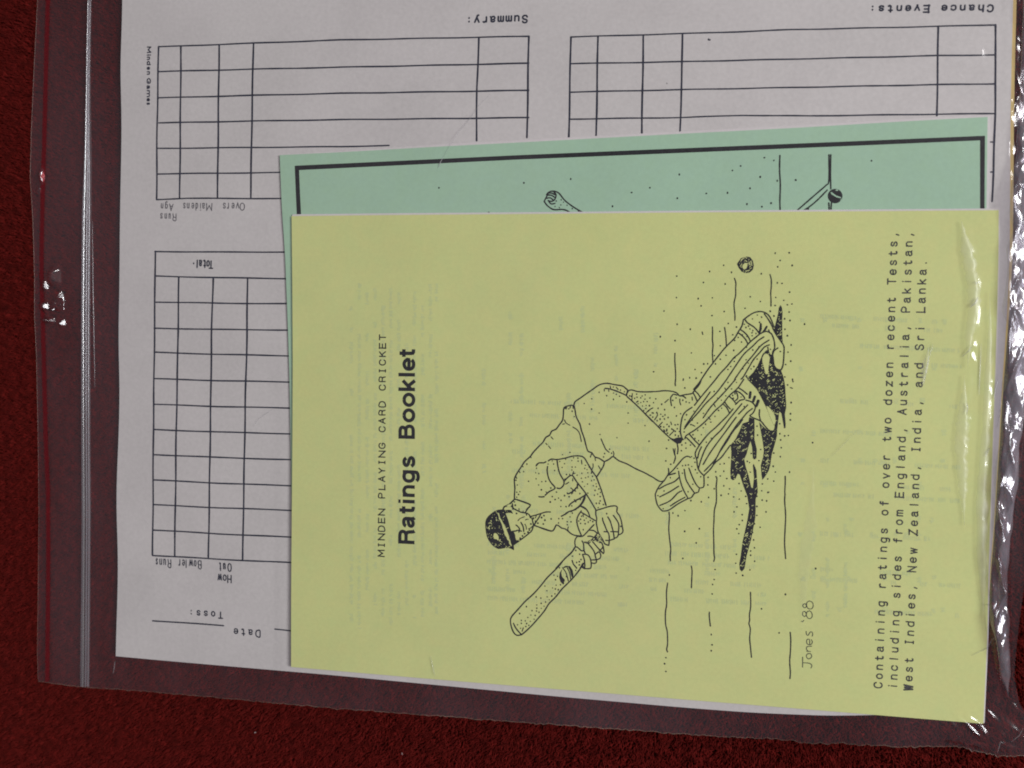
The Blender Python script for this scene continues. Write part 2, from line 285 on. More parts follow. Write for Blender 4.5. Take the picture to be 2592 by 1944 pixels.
# heavy grotesque alphabet of the title, centre lines in cap heights (stroke 0.21)
HV={
'R':(.882,".105,0 .105,1|.105,.895 .5,.895 .66,.84 .71,.72 .66,.58 .5,.52 .105,.52|.5,.52 .64,.46 .69,.34 .71,.1 .76,0"),
'a':(.714,".12,.52 .17,.61 .28,.655 .42,.655 .51,.6 .54,.5 .54,.12 .6,0|.54,.42 .36,.38 .18,.33 .12,.22 .17,.12 .27,.085 .4,.12 .5,.2 .54,.3"),
't':(.42,".19,.93 .19,.2 .24,.1 .4,.085|0,.67 .4,.67"),'i':(.23,".115,0 .115,.73|.115,.86 .115,1"),
'n':(.70,".105,0 .105,.73|.105,.45 .2,.6 .34,.655 .5,.6 .58,.45 .58,0"),
'g':(.743,".62,.73 .62,-.02 .56,-.16 .4,-.205 .24,-.19 .14,-.1|.62,.5 .52,.62 .36,.655 .2,.6 .12,.45 .12,.27 .2,.13 .36,.07 .52,.12 .62,.25"),
's':(.70,".55,.52 .47,.62 .34,.66 .2,.62 .13,.52 .2,.42 .35,.37 .52,.31 .58,.2 .5,.1 .35,.075 .2,.1 .1,.22"),
'B':(.861,".105,0 .105,1|.105,.895 .48,.895 .62,.84 .66,.74 .6,.6 .48,.55 .105,.55|.48,.55 .66,.5 .73,.34 .68,.17 .5,.105 .105,.105"),
'o':(.805,".4,.655 .22,.6 .11,.45 .11,.28 .22,.13 .4,.075 .58,.13 .69,.28 .69,.45 .58,.6 .4,.655"),
'k':(.69,".105,0 .105,1|.6,.73 .15,.27|.28,.42 .6,0"),'l':(.216,".108,0 .108,1"),
'e':(.772,".12,.37 .66,.37 .6,.55 .5,.63 .38,.655 .22,.6 .12,.46 .12,.26 .22,.12 .39,.075 .54,.11 .63,.2"),' ':(.3,"")}

# ---------------------------------------------------------------- line art, traced on the printed pages
# every block: (origin x, origin y, scale) then strokes / dots in that block's own coordinates
A=(1210,960,5.0045); B=(1210,1290,5.0045); C_=(1640,630,5.0045); D=(1640,960,5.0045)
E_=(1640,1250,5.0045); F=(1640,1440,5.0045); H=(1360,1230,7.9); G=(1210,1260,11.06)
def cv(o,s):
    return [(o[0]+float(p.split(',')[0])/o[2], o[1]+float(p.split(',')[1])/o[2]) for p in s.split()]
STROKES=[]  # (points, width px)
def S(o,w,*ss):
    for s in ss: STROKES.append((cv(o,s),w))
DOTS=[]
def DT(o,r,s):
    for p in cv(o,s): DOTS.append((p[0],p[1],r))
FILLS=[]; PAPER=[]
# --- torso, trousers, arm
S(A,3.2,
 "460,1520 462,1440 466,1380 460,1300 464,1250 500,1180 540,1120 590,1045 660,980 700,925 770,850 820,800 860,735 905,710 935,655 985,635 1030,575 1070,520 1080,450 1090,362 1150,335 1190,330 1215,345",
 "1215,345 1225,290 1300,235 1370,185 1450,130 1520,80 1570,60 1640,52 1740,70 1830,85 1870,115 1905,145",
 "1220,345 1232,410 1245,480 1290,570 1310,650 1345,750 1370,850 1395,915 1440,930 1480,985 1530,1000 1600,1045",
 "1600,1045 1660,1015 1712,980 1780,1030 1890,1075 2000,1135 2110,1185 2212,1240",
 "1600,1045 1590,1095 1550,1165 1500,1240",
 "1905,145 1880,205 1940,265 2010,330 2100,420 2212,535",
 "1610,115 1680,125 1780,160 1880,205",
 "1905,145 1945,135 2020,155 2110,160 2212,158",
 "1500,1240 1560,1400 1622,1600",
 "1500,1240 1440,1155 1390,1070 1330,985 1220,972 1100,1000 1000,1018 930,1012 890,1035",
 "860,1045 830,1060 770,1060 735,1098",
 "1000,1020 1010,1100 1035,1195 1090,1300 1070,1360 1035,1385 1000,1378",
 "880,1105 875,1170 900,1270 940,1330 975,1370 960,1395 900,1425 850,1470",
 "838,1488 800,1492 770,1488",
 "1085,1300 1130,1250 1190,1218 1250,1300 1370,1455 1490,1650",
 "1270,1320 1250,1370 1200,1420 1145,1452 1130,1440",
 "1355,1470 1290,1510 1220,1545 1170,1580 1150,1610",
 "1360,1460 1345,1530 1290,1610 1230,1650",
 "1290,1605 1340,1630 1380,1656",
 "470,1520 560,1550 660,1595 615,1650",
 "460,1520 400,1580 335,1615 320,1645")
S(A,2.3,"1095,515 1115,555 1162,582","1200,605 1260,645 1290,700 1308,790","925,730 950,760","858,812 875,830","893,845 918,878",
 "1070,570 1095,565","1440,940 1422,988","1480,985 1488,1032","1455,1070 1458,1110 1440,1150 1440,1190","1525,1098 1550,1140",
 "1712,980 1722,945 1710,912","1200,1260 1198,1290","1195,1215 1210,1170","1200,1200 1230,1190","1255,1330 1262,1385","1175,1380 1200,1400 1185,1455","1220,1410 1235,1420",
 "1110,1330 1150,1305","735,1090 750,1070","870,1440 860,1425","1310,1025 1315,1075","1955,180 1950,265","1890,150 1885,200","2212,365 2160,395 2130,430",
 "430,1600 440,1650","370,1610 440,1605","1240,1545 1220,1525","1290,1510 1295,1530","665,975 672,995","560,1100 572,1112","520,1165 530,1185","480,1235 490,1258",
 "1675,85 1680,110","1750,100 1775,130","1600,125 1600,150","1655,135 1658,155","1735,1000 1735,1005")
S(A,2.6,"1558,755 1590,830 1620,890 1660,925","1170,345 1165,365","1205,345 1205,370","1115,365 1115,378","1095,370 1125,360")
DT(A,1.8,"1148,375 1192,405 1218,475 1345,308 1440,248 1535,165 1630,208 1716,175 1752,190 1793,215 1716,255 1885,287 1438,378 1534,428 1412,568 1902,428 1902,556 2115,587 1545,700 1760,740 2165,787 1667,887 1692,938 1604,941 1590,985 1163,927 1070,955 740,1128 730,1185 770,1195 735,1262 640,1293 807,1298 857,1293 768,1340 803,1400 577,1170 618,1075 497,1340 480,1280 530,1425 490,1432 512,1460 490,1495 460,1555 470,1593")
DT(A,1.7,"957,1075 887,1075 970,1157 1065,1118 1095,1070 1035,1043 940,1035 1110,1015 1187,1030 1210,995 1265,1000 1268,1038 1232,1113 1192,1113 1188,1150 1120,1208 1160,1205 1255,1215 1315,1192 1352,1130 1360,1090 1380,1145 1390,1185 1408,1115 1395,1237 1435,1190 1450,1230 1437,1285 1470,1275 1362,1248 1308,1255 1322,1300 1387,1328 1348,1358 1460,1350 1500,1360 1495,1325 1480,1408 1530,1390 1515,1455 1475,1470 1548,1485 1550,1435 1497,1573 1545,1545 1588,1585 1535,1570 1522,1627 1388,1443 1290,1447 923,1378 992,1430 940,1487 975,1523 1020,1507 1050,1532 1095,1475 1153,1490 912,1555 1048,1613 1113,1613 1187,1605 1240,1550 1100,1265")
DT(A,1.7,"1715,98 1805,137 1855,158 1920,210 2010,188 2015,228 1985,242 2062,235 2080,213 2118,198 2115,252 2178,238 2025,280 2010,290 2062,295 2098,283 2143,283 2030,310 2083,338 2130,332 2170,338 2125,372 2100,395 2180,455 2205,425 1940,215")
# --- head and cap
S(G,3.0,"700,320 720,270 760,240 960,245","1020,0 1020,40 960,110 860,190 750,240","1020,40 1110,60 1280,115 1470,200 1400,290 1330,400",
 "960,170 975,260 990,320","990,300 1100,360 1200,405 1320,425 1410,455 1450,510 1465,560",
 "1470,525 1600,490 1750,445 1900,400 2025,400","1760,450 1700,560 1620,680 1570,770","1515,590 1535,680 1555,770",
 "1555,770 1530,850 1500,930 1440,985 1330,1075 1230,1150 1130,1210 1010,1310","1570,770 1700,820 1850,880 2000,925 2095,925 2190,760",
 "1200,690 1240,760 1270,840 1280,945","1065,765 1130,820 1165,880 1165,920 1215,935","960,940 1060,930 1140,905 1145,965")
S(G,2.0,"1115,645 1170,585 1240,555 1300,530","1325,625 1370,602 1405,605","1310,740 1345,800 1355,885","1410,870 1470,850 1530,790","1145,300 1145,360","1260,370 1262,400","1640,490 1600,570","1545,560 1550,600","1600,640 1605,680","1480,535 1500,580")
DT(G,2.2,"1020,118 1042,210 1077,440 1357,475 1480,735 1440,905 1305,1005 1400,965 1245,1070 1180,1130 1778,555 1845,500 1872,628 1675,712 1828,737 2045,595 2020,120 2158,50 1545,575")
FILLS+= [cv(G,"700,325 560,335 460,375 370,440 290,510 225,600 200,700 205,830 220,960 245,1080 300,1200 380,1310 460,1380 560,1435 640,1430 760,1410 860,1410 930,1430 1000,1470 1010,1440 1000,1330 1080,1280 1180,1215 1250,1150 1180,1130 1140,1185 1070,1190 1045,1110 1040,1040 1005,960 940,945 910,880 880,760 840,610 800,510 770,440 830,425 920,425 960,450 975,435 930,350 860,335 780,345")]
PAPER+=[cv(G,s) for s in ("545,425 585,430 600,500 625,580 660,620 685,680 745,780 780,860 830,980 870,1090 870,1140 905,1200 915,1270 950,1350 920,1350 870,1280 865,1210 815,1170 800,1110 745,1040 730,950 690,850 665,740 640,690 610,620 585,600 580,530 560,480",
 "470,985 530,1010 575,1090 580,1190 560,1200 530,1165 450,1150 430,1080 440,1010",
 "345,625 375,630 380,670 360,675","600,1165 635,1160 615,1215 590,1220","310,780 340,770 335,810 310,815","360,705 380,710 375,740 360,735","295,830 330,840 335,875 290,870","380,840 405,825 400,870 385,875","235,780 250,830 250,860 238,850","250,980 270,1020 265,1040","560,985 590,1000 580,1012 555,1000","500,610 530,605 540,635 510,640","495,550 520,545 515,572 500,570","575,1315 615,1325 610,1340 570,1330","620,1285 655,1290 650,1305 615,1300","730,1285 750,1295 740,1312 727,1300","590,820 610,850 600,860 585,840","700,400 720,410 710,430 698,420","370,1020 385,1030 385,1060 370,1055","285,1085 305,1095 300,1115 285,1110","500,370 520,380 510,405 495,400","395,1255 420,1270 410,1285 395,1270","380,545 410,540 400,560 385,565","330,680 345,685 335,705 322,700","360,770 380,780 370,795 358,790","615,1000 635,1015 625,1030 610,1015","475,1280 500,1290 490,1305 475,1295","355,1105 375,1115 370,1135 355,1130")]
S(G,1.6,"745,830 740,850","750,885 755,905","790,950 795,975","805,1050 810,1075")
FILLS+= [cv(G,"860,190 960,245 790,245 750,240 830,200")]
# --- chest and hands
S(B,3.0,"720,205 830,240 945,270 995,195 1060,235 1105,245 1165,295 1220,325 1310,335","1055,85 1100,60 1140,30 1240,0")
S(H,3.0,"480,605 560,570 630,515","670,515 760,465 840,400 900,320 950,190","850,400 940,430 1010,510 1050,610","880,500 820,590 790,680 800,770 830,870 885,1000",
 "880,530 960,575 1050,630 1160,695","1135,775 1080,830 1030,885 960,960 900,1010 800,1010","1170,480 1170,580 1190,650 1180,740 1200,840 1215,920 1260,1000 1310,1080 1350,1160 1430,1190",
 "1180,490 1330,445 1450,410 1560,400 1600,430 1590,520 1640,590 1680,700 1700,820 1715,900 1690,950 1640,975",
 "1305,640 1310,690 1350,790 1390,890 1430,960 1440,1080 1430,1190","1410,620 1460,710 1490,810 1520,920 1540,1060","1520,590 1580,670 1630,770 1625,900 1620,980 1590,1030 1540,1045",
 "1335,915 1410,920","1470,915 1540,915 1620,920","1370,1090 1440,1090 1540,1060",
 "1030,885 1130,895 1190,940","1010,1010 1060,1005 1120,1025","800,1010 760,1070 750,1150 760,1220 700,1310 600,1410 500,1510 370,1650",
 "760,1220 800,1225 850,1270 890,1300 930,1290","895,1100 925,1160 930,1250 940,1310 960,1350","905,1370 990,1370 1040,1410 1070,1490 1080,1590 1060,1650 960,1655","905,1370 940,1470 950,1560 950,1650",
 "1030,1170 1090,1240 1140,1320 1160,1400 1175,1470 1130,1480 1085,1480","1110,1120 1170,1190 1240,1270 1300,1330 1320,1355 1335,1320 1320,1220 1290,1140",
 "1160,1370 1210,1330 1240,1320 1270,1380 1260,1440 1210,1470 1175,1465","1185,1480 1180,1530 1140,1550 1095,1540","1240,1290 1290,1260 1310,1220","1260,1300 1310,1340",
 "855,1650 900,1580 940,1540","700,1490 720,1560 790,1645")
DT(H,1.9,"80,80 270,42 385,125 545,195 635,218 850,155 1010,145 1155,90 1205,165 1140,188 1258,215 1180,350 1240,350 1322,375 1260,300 690,400 575,415 470,415 475,290 355,272 425,245 300,213 255,322 700,545 655,620 505,655 430,655 425,742 598,715 602,780 672,720 277,660 152,683 135,595 87,635 120,762 1388,555 920,875 865,750 957,757 1020,725 865,668 940,688 885,607 978,645 1060,690 828,703 1110,715 915,590 705,1405 848,1368 875,1470 835,1515 787,1530 840,1580 770,1290 1670,810 770,315 860,270")
S(H,2.2,"740,280 760,320","670,40 720,90 700,150","750,80 770,110","600,160 680,130 790,20","620,820 610,880 650,930","915,570 922,620")
FILLS+= [cv(H,"1200,930 1240,960 1290,1040 1330,1110 1300,1150 1250,1145 1190,1110 1120,1100 1080,1110 1030,1170 940,1140 925,1115 1010,1105 1080,1070 1130,1020 1170,970")]
PAPER+=[cv(H,s) for s in ("1125,1040 1145,1050 1140,1080 1125,1070","1205,960 1225,970 1215,990 1203,980","1240,1055 1255,1065 1250,1085 1238,1075","1065,1095 1085,1100 1080,1120 1062,1115","1265,1090 1285,1100 1275,1120 1262,1110","1000,1105 1020,1110 1010,1125 998,1120","1245,990 1262,1000 1252,1012 1243,1005")]
# --- bat
S(B,3.2,"1225,480 1180,550 1100,620 1020,720 940,800 870,870 790,970 700,1070 600,1160 510,1260 430,1350 412,1400 420,1470 450,1550 490,1590 545,1585 600,1545 680,1470 760,1380 840,1285 900,1190 980,1110 1060,1010 1110,960 1200,870 1280,770 1340,680",
 "450,1440 480,1500 530,1560 555,1585","1330,680 1310,720 1350,750","1350,750 1355,700")
S(B,2.4,"1190,645 1215,700 1250,745","575,1495 560,1540","1070,735 1110,790 1130,850 1145,905","1125,725 1160,800 1175,880","1325,705 1340,735")
DT(B,1.8,"1240,518 1197,590 1287,565 1305,633 1250,670 1285,660 1285,700 1238,770 1032,738 962,830 1007,845 982,888 847,968 872,1028 945,992 990,957 1045,952 1017,1015 980,1005 975,1067 935,1095 877,1105 903,1142 857,1170 797,1120 737,1105 800,1187 745,1207 745,1248 802,1250 838,1223 742,1285 773,1300 685,1278 614,1228 528,1315 670,1335 725,1340 632,1365 712,1388 663,1415 600,1408 550,1403 550,1440 617,1442 502,1458 645,1465 607,1480 540,1502 1120,850 1130,155 1178,155 1022,118 1070,115 1130,190 487,50 925,120 835,75")
FILLS+= [cv(B,"1068,750 1035,800 1028,860 1045,915 1080,950 1105,925 1098,885 1065,850 1055,800"),
 cv(B,"1110,712 1165,715 1200,770 1210,835 1195,870 1178,830 1165,775 1140,725 1075,745 1085,725")]
PAPER+=[cv(B,"1095,905 1105,910 1100,935 1088,930")]
# --- cricket ball on the yellow cover
FILLS+= [cv(C_,"1250,97 1295,105 1330,150 1343,210 1330,265 1290,300 1240,308 1190,290 1150,240 1128,190 1150,160 1180,118")]
PAPER+=[cv(C_,s) for s in ("1230,178 1258,180 1262,210 1245,250 1220,262 1200,240 1200,205","1175,140 1210,115 1230,112 1200,135 1180,155","1305,150 1318,170 1320,205 1310,205","1300,262 1275,282 1230,285 1235,277 1275,270","1185,180 1195,185 1188,195","1245,112 1262,110 1255,122","1268,150 1278,155 1272,165","1170,195 1180,205 1175,212")]
# --- motion and ground lines
S(C_,2.8,"1097,372 1115,430 1112,500 1112,590 1093,680 1095,760 1103,830 1103,905","1547,325 1563,390 1563,480 1556,560 1560,640 1560,725",
 "818,988 820,1060 818,1150 825,1220 818,1320 822,1400 825,1445","972,995 985,1080 992,1160 995,1240","343,1322 342,1420 350,1540 352,1640 346,1700 349,1735")
S(E_,2.9,"870,0 866,110 843,210 838,330 832,460 835,600 838,760 845,810 835,855","268,230 272,300 265,440 275,570 290,700 283,780 285,850",
 "550,915 560,970 556,1080 552,1190","250,1130 236,1250 238,1400 223,1500 225,1650 245,1740 250,1850 248,1920 238,1970 250,2003",
 "1738,0 1733,90 1745,270 1740,420 1732,620 1745,820","1300,1245 1303,1420 1287,1530 1290,1600 1280,1640 1298,1710 1290,1830 1300,1940 1313,2070",
 "780,1498 778,1550 792,1675","1803,1752 1810,1850 1806,1990 1797,2120 1805,2260 1800,2340")
S(D,2.9,"1740,1228 1740,1320 1735,1420 1738,1460","862,1232 875,1260 866,1360 870,1455")
DT(C_,2.0,"960,208 783,287 367,345 1060,297 705,425 980,445 363,617 638,630 818,620 675,722 205,787 1297,607 1425,667 1232,752 813,845 967,793 372,955 538,1018 158,1112 345,1162 1019,945 1123,990 912,1045 1075,1088 918,1227 990,1347 1088,1285 843,1352 918,1398 857,1457 758,1455 708,1458 598,1528 680,1568 530,1632 612,1637 792,1622 552,1318 73,1556 1613,55 1790,50 1676,147 1645,228 1828,210 1437,315 1640,430 1700,437 1795,548 1620,615 1722,652 1612,717 1767,708 1825,698 1550,790 1597,850 1790,800 1732,885 1800,907 1985,953 1737,1018 1767,1100 1815,1217 1775,1308 1810,1422 1745,1465 1735,1622 1833,1652 450,1650")
S(C_,2.6,"688,1052 697,1085")
DT(C_,1.8,"1387,838 1325,887 1440,865 1222,955 1243,995 1275,978 1293,1013 1320,1062 1370,1072 1322,1100 1145,1122 1187,1180 1100,1160 1103,1380 1250,1245 1410,1240 1330,1280 1385,1395 1245,1405 1272,1447 1307,1520 1343,1490 1205,1520 1095,1425 1050,1490 1015,1527 1330,1035 1255,1110 1197,1090 1500,1455 1487,1395 1678,1300 1553,1272 1415,930 1250,1610")
# --- front leg, upper pad and boot
S(C_,3.1,"1210,900 1260,860 1340,810 1425,793 1500,815 1550,870 1575,930 1600,990","1475,820 1530,900 1570,970 1600,1040 1650,1120 1700,1190 1725,1240 1725,1300 1720,1400 1710,1480 1690,1530",
 "1210,900 1190,980 1140,1060 1100,1130 1000,1230 930,1310 825,1445 760,1530 680,1650 640,1710 580,1780","1235,900 1260,935 1330,980 1370,1015 1415,1075",
 "1170,1020 1220,1055 1270,1110 1300,1175","1140,1060 1190,1095 1240,1150 1265,1200","1415,1080 1300,1175 1240,1240 1150,1330 1090,1380 1000,1490 920,1575 860,1650",
 "1415,1080 1460,1055 1505,1045 1560,1070 1590,1130 1605,1200 1605,1260 1580,1310 1590,1400 1600,1480 1640,1525 1690,1530",
 "1470,1115 1400,1160 1330,1230 1220,1330 1140,1440 1060,1560 1000,1650","1535,1155 1450,1210 1400,1260 1330,1350 1220,1480 1100,1650","1540,1215 1480,1240 1420,1310 1340,1400 1280,1500 1210,1620 1180,1650",
 "1648,1255 1600,1290 1580,1340","1410,1075 1430,950","1465,1045 1510,985","1530,1025 1540,1055","1520,1245 1530,1310 1550,1345 1575,1345")
S(C_,4.8,"1430,950 1430,1010 1412,1060","1505,985 1480,1030 1462,1050")
FILLS+= [cv(C_,"1680,712 1697,740 1706,800 1702,880 1702,960 1702,1080 1708,1190 1690,1190 1640,1120 1600,1040 1605,1000 1630,900 1650,820 1660,745"),
 cv(C_,"1500,1285 1525,1280 1530,1310 1545,1345 1580,1345 1580,1400 1585,1470 1610,1510 1640,1530 1685,1535 1710,1600 1725,1656 1740,1750 1745,1860 1752,1960 1752,2010 1735,2090 1745,2210 1745,2265 1725,2275 1715,2210 1690,2080 1665,2060 1650,2190 1640,2280 1610,2235 1560,2130 1500,2010 1440,1890 1370,1760 1290,1680 1230,1610 1280,1620 1330,1570 1390,1480 1430,1390 1455,1330")]
PAPER+=[cv(C_,"1500,1325 1530,1345 1545,1380 1530,1480 1520,1585 1490,1585 1470,1500 1450,1430 1450,1380 1470,1340"),
        cv(C_,"1500,1990 1530,2000 1580,2060 1612,2120 1618,2190 1600,2240 1570,2180 1540,2110")]
# --- lower boot, pads, shadows (tile D)
FILLS+= [cv(D,"1285,480 1350,505 1352,640 1350,760 1380,890 1375,1000 1350,1018 1330,1000 1320,860 1300,780 1275,850 1250,950 1220,1010 1240,1110 1275,1220 1310,1370 1330,1380 1345,1250 1330,1090 1340,1070 1375,1150 1385,1300 1392,1430 1365,1520 1365,1660 1360,1760 1310,2020 1250,2240 1230,2370 1222,2400 1190,2435 1165,2410 1158,2340 1175,2250 1200,2060 1260,1790 1285,1640 1260,1480 1210,1350 1165,1210 1140,1195 1110,1260 1080,1280 1050,1260 1045,1160 1055,1010 1058,920 1050,830 1110,760 1160,660 1200,560 1275,535"),
 cv(D,"1410,540 1450,590 1510,640 1580,665 1612,655 1625,580 1638,610 1635,720 1600,850 1570,950 1550,1090 1530,1160 1480,1240 1450,1275 1440,1210 1430,1090 1460,990 1470,900 1455,790 1435,680"),
 cv(D,"280,740 330,755 370,738 415,735 440,770 420,810 385,818 340,795")]
S(D,3.0,"0,470 100,570 200,670 300,760 370,810","370,810 382,880 375,945","0,158 110,155 220,145 330,158 380,185 400,210 470,195 560,180 590,140 650,70 680,0",
 "400,210 450,215 480,240","320,190 290,230 290,280 300,335","330,190 370,200","575,175 600,220 625,280","590,140 640,190 665,235",
 "860,0 760,120 660,240 590,330","1000,0 870,170 740,300 640,420 540,530 460,630","1110,0 1000,130 880,260 790,360 700,490","790,160 720,260 650,350 560,470 470,600",
 "1215,0 1140,110 1030,210 950,310 850,400 780,480 700,560 600,640 520,690 480,720 470,755","560,355 480,410 440,470 420,560 412,660 430,740 450,765",
 "1270,0 1330,60 1400,140 1450,220 1500,320 1560,440 1610,560 1612,620 1590,655 1540,650 1480,590 1430,530 1350,495 1300,470",
 "1310,5 1390,90 1450,190 1510,310","1415,385 1412,460 1430,530","1105,145 1140,155 1190,190 1230,250 1170,265 1110,320","1245,265 1310,285 1355,330 1360,370 1330,430 1290,460",
 "1150,110 1200,140 1260,190","1030,215 1080,260 1110,300","1105,150 1130,180 1140,240 1110,270","950,310 1000,360 1030,420","975,290 1010,340 1045,375",
 "1080,375 1010,460 930,540 860,610 760,700 650,840 600,940 620,1020 630,1110 660,1170 710,1220","1190,310 1100,420 1020,520 930,640 830,740 740,860 680,1000 640,1130",
 "1265,325 1200,390 1150,440","1120,480 1060,560 980,670 890,790 790,930 700,1080","1325,370 1260,420 1210,480 1140,560 1030,720 930,880 860,1010 740,1140 715,1165",
 "1200,510 1150,580 1080,660 1000,790 900,940 830,1080","1045,835 990,910 930,990 850,1060 790,1140 710,1220","530,700 590,770 650,830","490,740 550,800 600,855",
 "710,1220 712,1330 700,1370 655,1380 640,1430 590,1445 550,1500 510,1510","540,990 500,975 450,1000 380,1080 320,1150 250,1220 210,1280 140,1360 100,1440 95,1480 120,1590 170,1656 200,1670 270,1655 380,1580 510,1510",
 "0,1210 60,1240 120,1280 170,1298 205,1285","260,1130 265,1180 250,1220","260,1215 350,1190","390,1165 400,1240 430,1350 470,1440 510,1510","460,1140 480,1260 520,1340 590,1440","520,1125 560,1230 610,1330 655,1380",
 "140,1390 230,1340 330,1300 395,1245","150,1490 270,1430 390,1355","150,1600 280,1540 380,1440 430,1415","285,1605 370,1550 470,1495","680,855 650,920 630,1000")
S(D,2.4,"0,410 30,380 65,362","120,430 120,460 85,515","183,545 130,600","335,650 275,710","320,880 340,960","345,880 340,940 350,1000 325,1065","290,540 300,575","260,255 215,295","405,250 405,290 418,325","560,225 565,265","200,640 215,665","840,320 855,350","765,480 790,510","545,570 595,595","975,110 985,130","880,235 895,250","410,660 412,690","350,980 330,1060")
S(D,6.0,"1300,165 1290,235","1355,220 1335,280","1400,270 1375,340")
DT(D,2.0,"26,237 100,248 72,297 20,335 175,317 130,368 212,385 337,357 65,428 32,455 62,480 113,423 163,443 190,470 217,452 155,505 117,525 210,503 257,485 202,605 162,600 243,572 268,597 347,578 380,573 303,630 240,637 372,627 348,660 400,662 348,707 387,720 248,683 362,465 415,437 490,450 470,512 315,267 357,237 443,265 485,287 525,298 15,783 263,770 237,877 227,1035 290,1077 238,655 320,640 210,650")
DT(D,1.8,"583,405 705,432 565,518 628,555 543,575 460,668 572,703 678,703 632,648 702,615 732,570 798,543 850,470 895,395 935,367 932,265 987,210 840,155 1060,122 1123,40 1015,40 643,778 597,750 740,798 803,747 478,808 430,832 483,873 540,833 425,905 555,980 585,1000 597,1052 557,1105 602,1145 513,1085 478,1090 440,1095 375,1130 437,1190 285,1247 205,1415 128,1475 195,1640 510,1425 570,1330 625,1187 670,1235 713,1060 1383,595 1390,708 1430,890 1310,940 1407,1030 1260,1040 1288,1055 1298,1175 1220,345 1165,425 1180,225 1105,185 1075,205 1083,240 1100,170")
DT(D,2.0,"448,12 468,110 915,1075 967,1068 860,1172 962,1165 918,1225 763,1242 1000,1258 1028,993 760,1338 962,1350 840,1387 1035,1388 1022,1452 928,1470 1155,1320 1182,1415 1087,1490 770,1497 677,1552 545,1537 1158,1518 1128,1617 1240,1483 1252,1575 1382,1482 1448,1530 1505,1540 1522,1432 1443,1413 1450,1325 1518,1263 1595,1290 1615,1175 1588,1102 1795,1175 1678,980 1595,935 1690,867 1682,768 1672,690 1733,717 1780,712 1670,563 1805,515 1807,437 1815,295 1770,72 2087,803 1382,1610")
S(D,2.4,"1805,105 1832,115","1830,0 1840,35","1515,1437 1535,1428")
DT(E_,2.0,"1092,228 1195,263 1197,337 1158,390 1127,443 1152,503 1383,158 1380,272 1497,228 1352,378 1327,488 1340,583 1350,683 1302,723 1302,777 1353,853 1293,962 1122,765 1113,878 1118,1003 1202,1032 1422,423 852,958 840,1085 820,1147 815,1268 803,1782 813,1912 803,1987 228,2075 212,2152 228,2250 273,1027 443,818 467,475 653,442 613,622 470,213 383,278 317,243 1743,1272 1440,1455 1663,1760 2125,945")
# --- signature
S(F,2.0,"1960,1115 1960,1245","1965,1188 2020,1190 2060,1200 2078,1225 2065,1255",
 "2045,1070 2015,1080 2008,1110 2030,1138 2060,1130 2075,1105 2065,1078 2045,1070","2012,1042 2060,1045","2030,1042 2008,1015 2015,985 2040,980 2075,978",
 "2050,950 2048,895 2020,890 2010,915 2020,950 2050,960 2078,945 2082,915 2070,895","2005,790 2010,830 2030,840 2045,815 2060,795 2080,800 2088,830 2080,850",
 "1945,660 1960,668 1975,650","2050,530 2015,545 2008,580 2025,620 2055,628 2080,605 2078,560 2050,530","1985,535 1962,550 1960,580 1980,602 2002,590 2005,560 1985,535",
 "2045,405 2015,425 2010,460 2025,495 2055,507 2085,495 2095,455 2080,420 2045,405","1985,440 1967,450 1963,470 1980,490 2002,485 2008,465 2000,445 1985,440")
# --- green cover drawing
T2=(864,0,2.5602); T3=(1728,0,2.5602)
GST=[]; GDT=[]; GFL=[]; GPP=[]
def GS(o,w,*ss):
    for s in ss: GST.append((cv(o,s),w))
for o,s in ((T2,"632,1217 1183,1185 1487,1160 955,1378 2191,1131 2000,1217 1882,1248 2178,1285 1758,1337"),
            (T3,"530,1022 591,1040 376,1076 323,1105 503,1147 613,1172 733,1167 437,1221 291,1250 154,1254 417,1323 514,1340 573,1317 1224,1042")):
    for p in cv(o,s): GDT.append((p[0],p[1],2.2))
GS(T3,3.4,"630,1008 628,1100 633,1200 630,1300 632,1368","948,1003 948,1170 930,1200 850,1270 735,1370","960,1003 958,1120 960,1225","937,1232 870,1300 815,1345 775,1370","947,1315 950,1368","964,1315 961,1368","815,1345 812,1368")
GS(T2,3.2,"1330,1262 1345,1245 1375,1238 1410,1252 1450,1300 1510,1345 1575,1382","1315,1305 1335,1332 1375,1358 1430,1357 1462,1365 1488,1382","1315,1305 1330,1275 1340,1255","1375,1240 1392,1262 1385,1290 1365,1305 1340,1300","1335,1265 1360,1265 1385,1280","1330,1285 1355,1282 1375,1298","1345,1305 1360,1322 1385,1318","1345,1250 1365,1252 1385,1262","1535,1360 1540,1375")
for p in cv(T2,"1440,1310 1423,1328 1463,1330 1497,1352 1393,1303 1413,1345 1385,1338 1425,1295"): GDT.append((p[0],p[1],1.6))
import math as _m
GFL.append([(1728+(988+48*_m.cos(a*_m.pi/12))/2.5602,(1271+47*_m.sin(a*_m.pi/12))/2.5602) for a in range(24)])
GPP+=[cv(T3,"958,1247 965,1245 995,1267 1025,1278 1027,1286 995,1278 965,1260"),cv(T3,"990,1230 1005,1228 1008,1236 995,1238"),cv(T3,"1020,1300 1030,1285 1028,1300")]

# ================================================================= the setting: carpet
bx0,by1=P2(-260,-200,0); bx1,by0=P2(2900,2250,0)
ground=mesh('carpet',[(-1.2,-1.2,0),(1.4,-1.2,0),(1.4,1.4,0),(-1.2,1.4,0)],[(0,1,2,3)],M_backing); ground['kind']='structure'
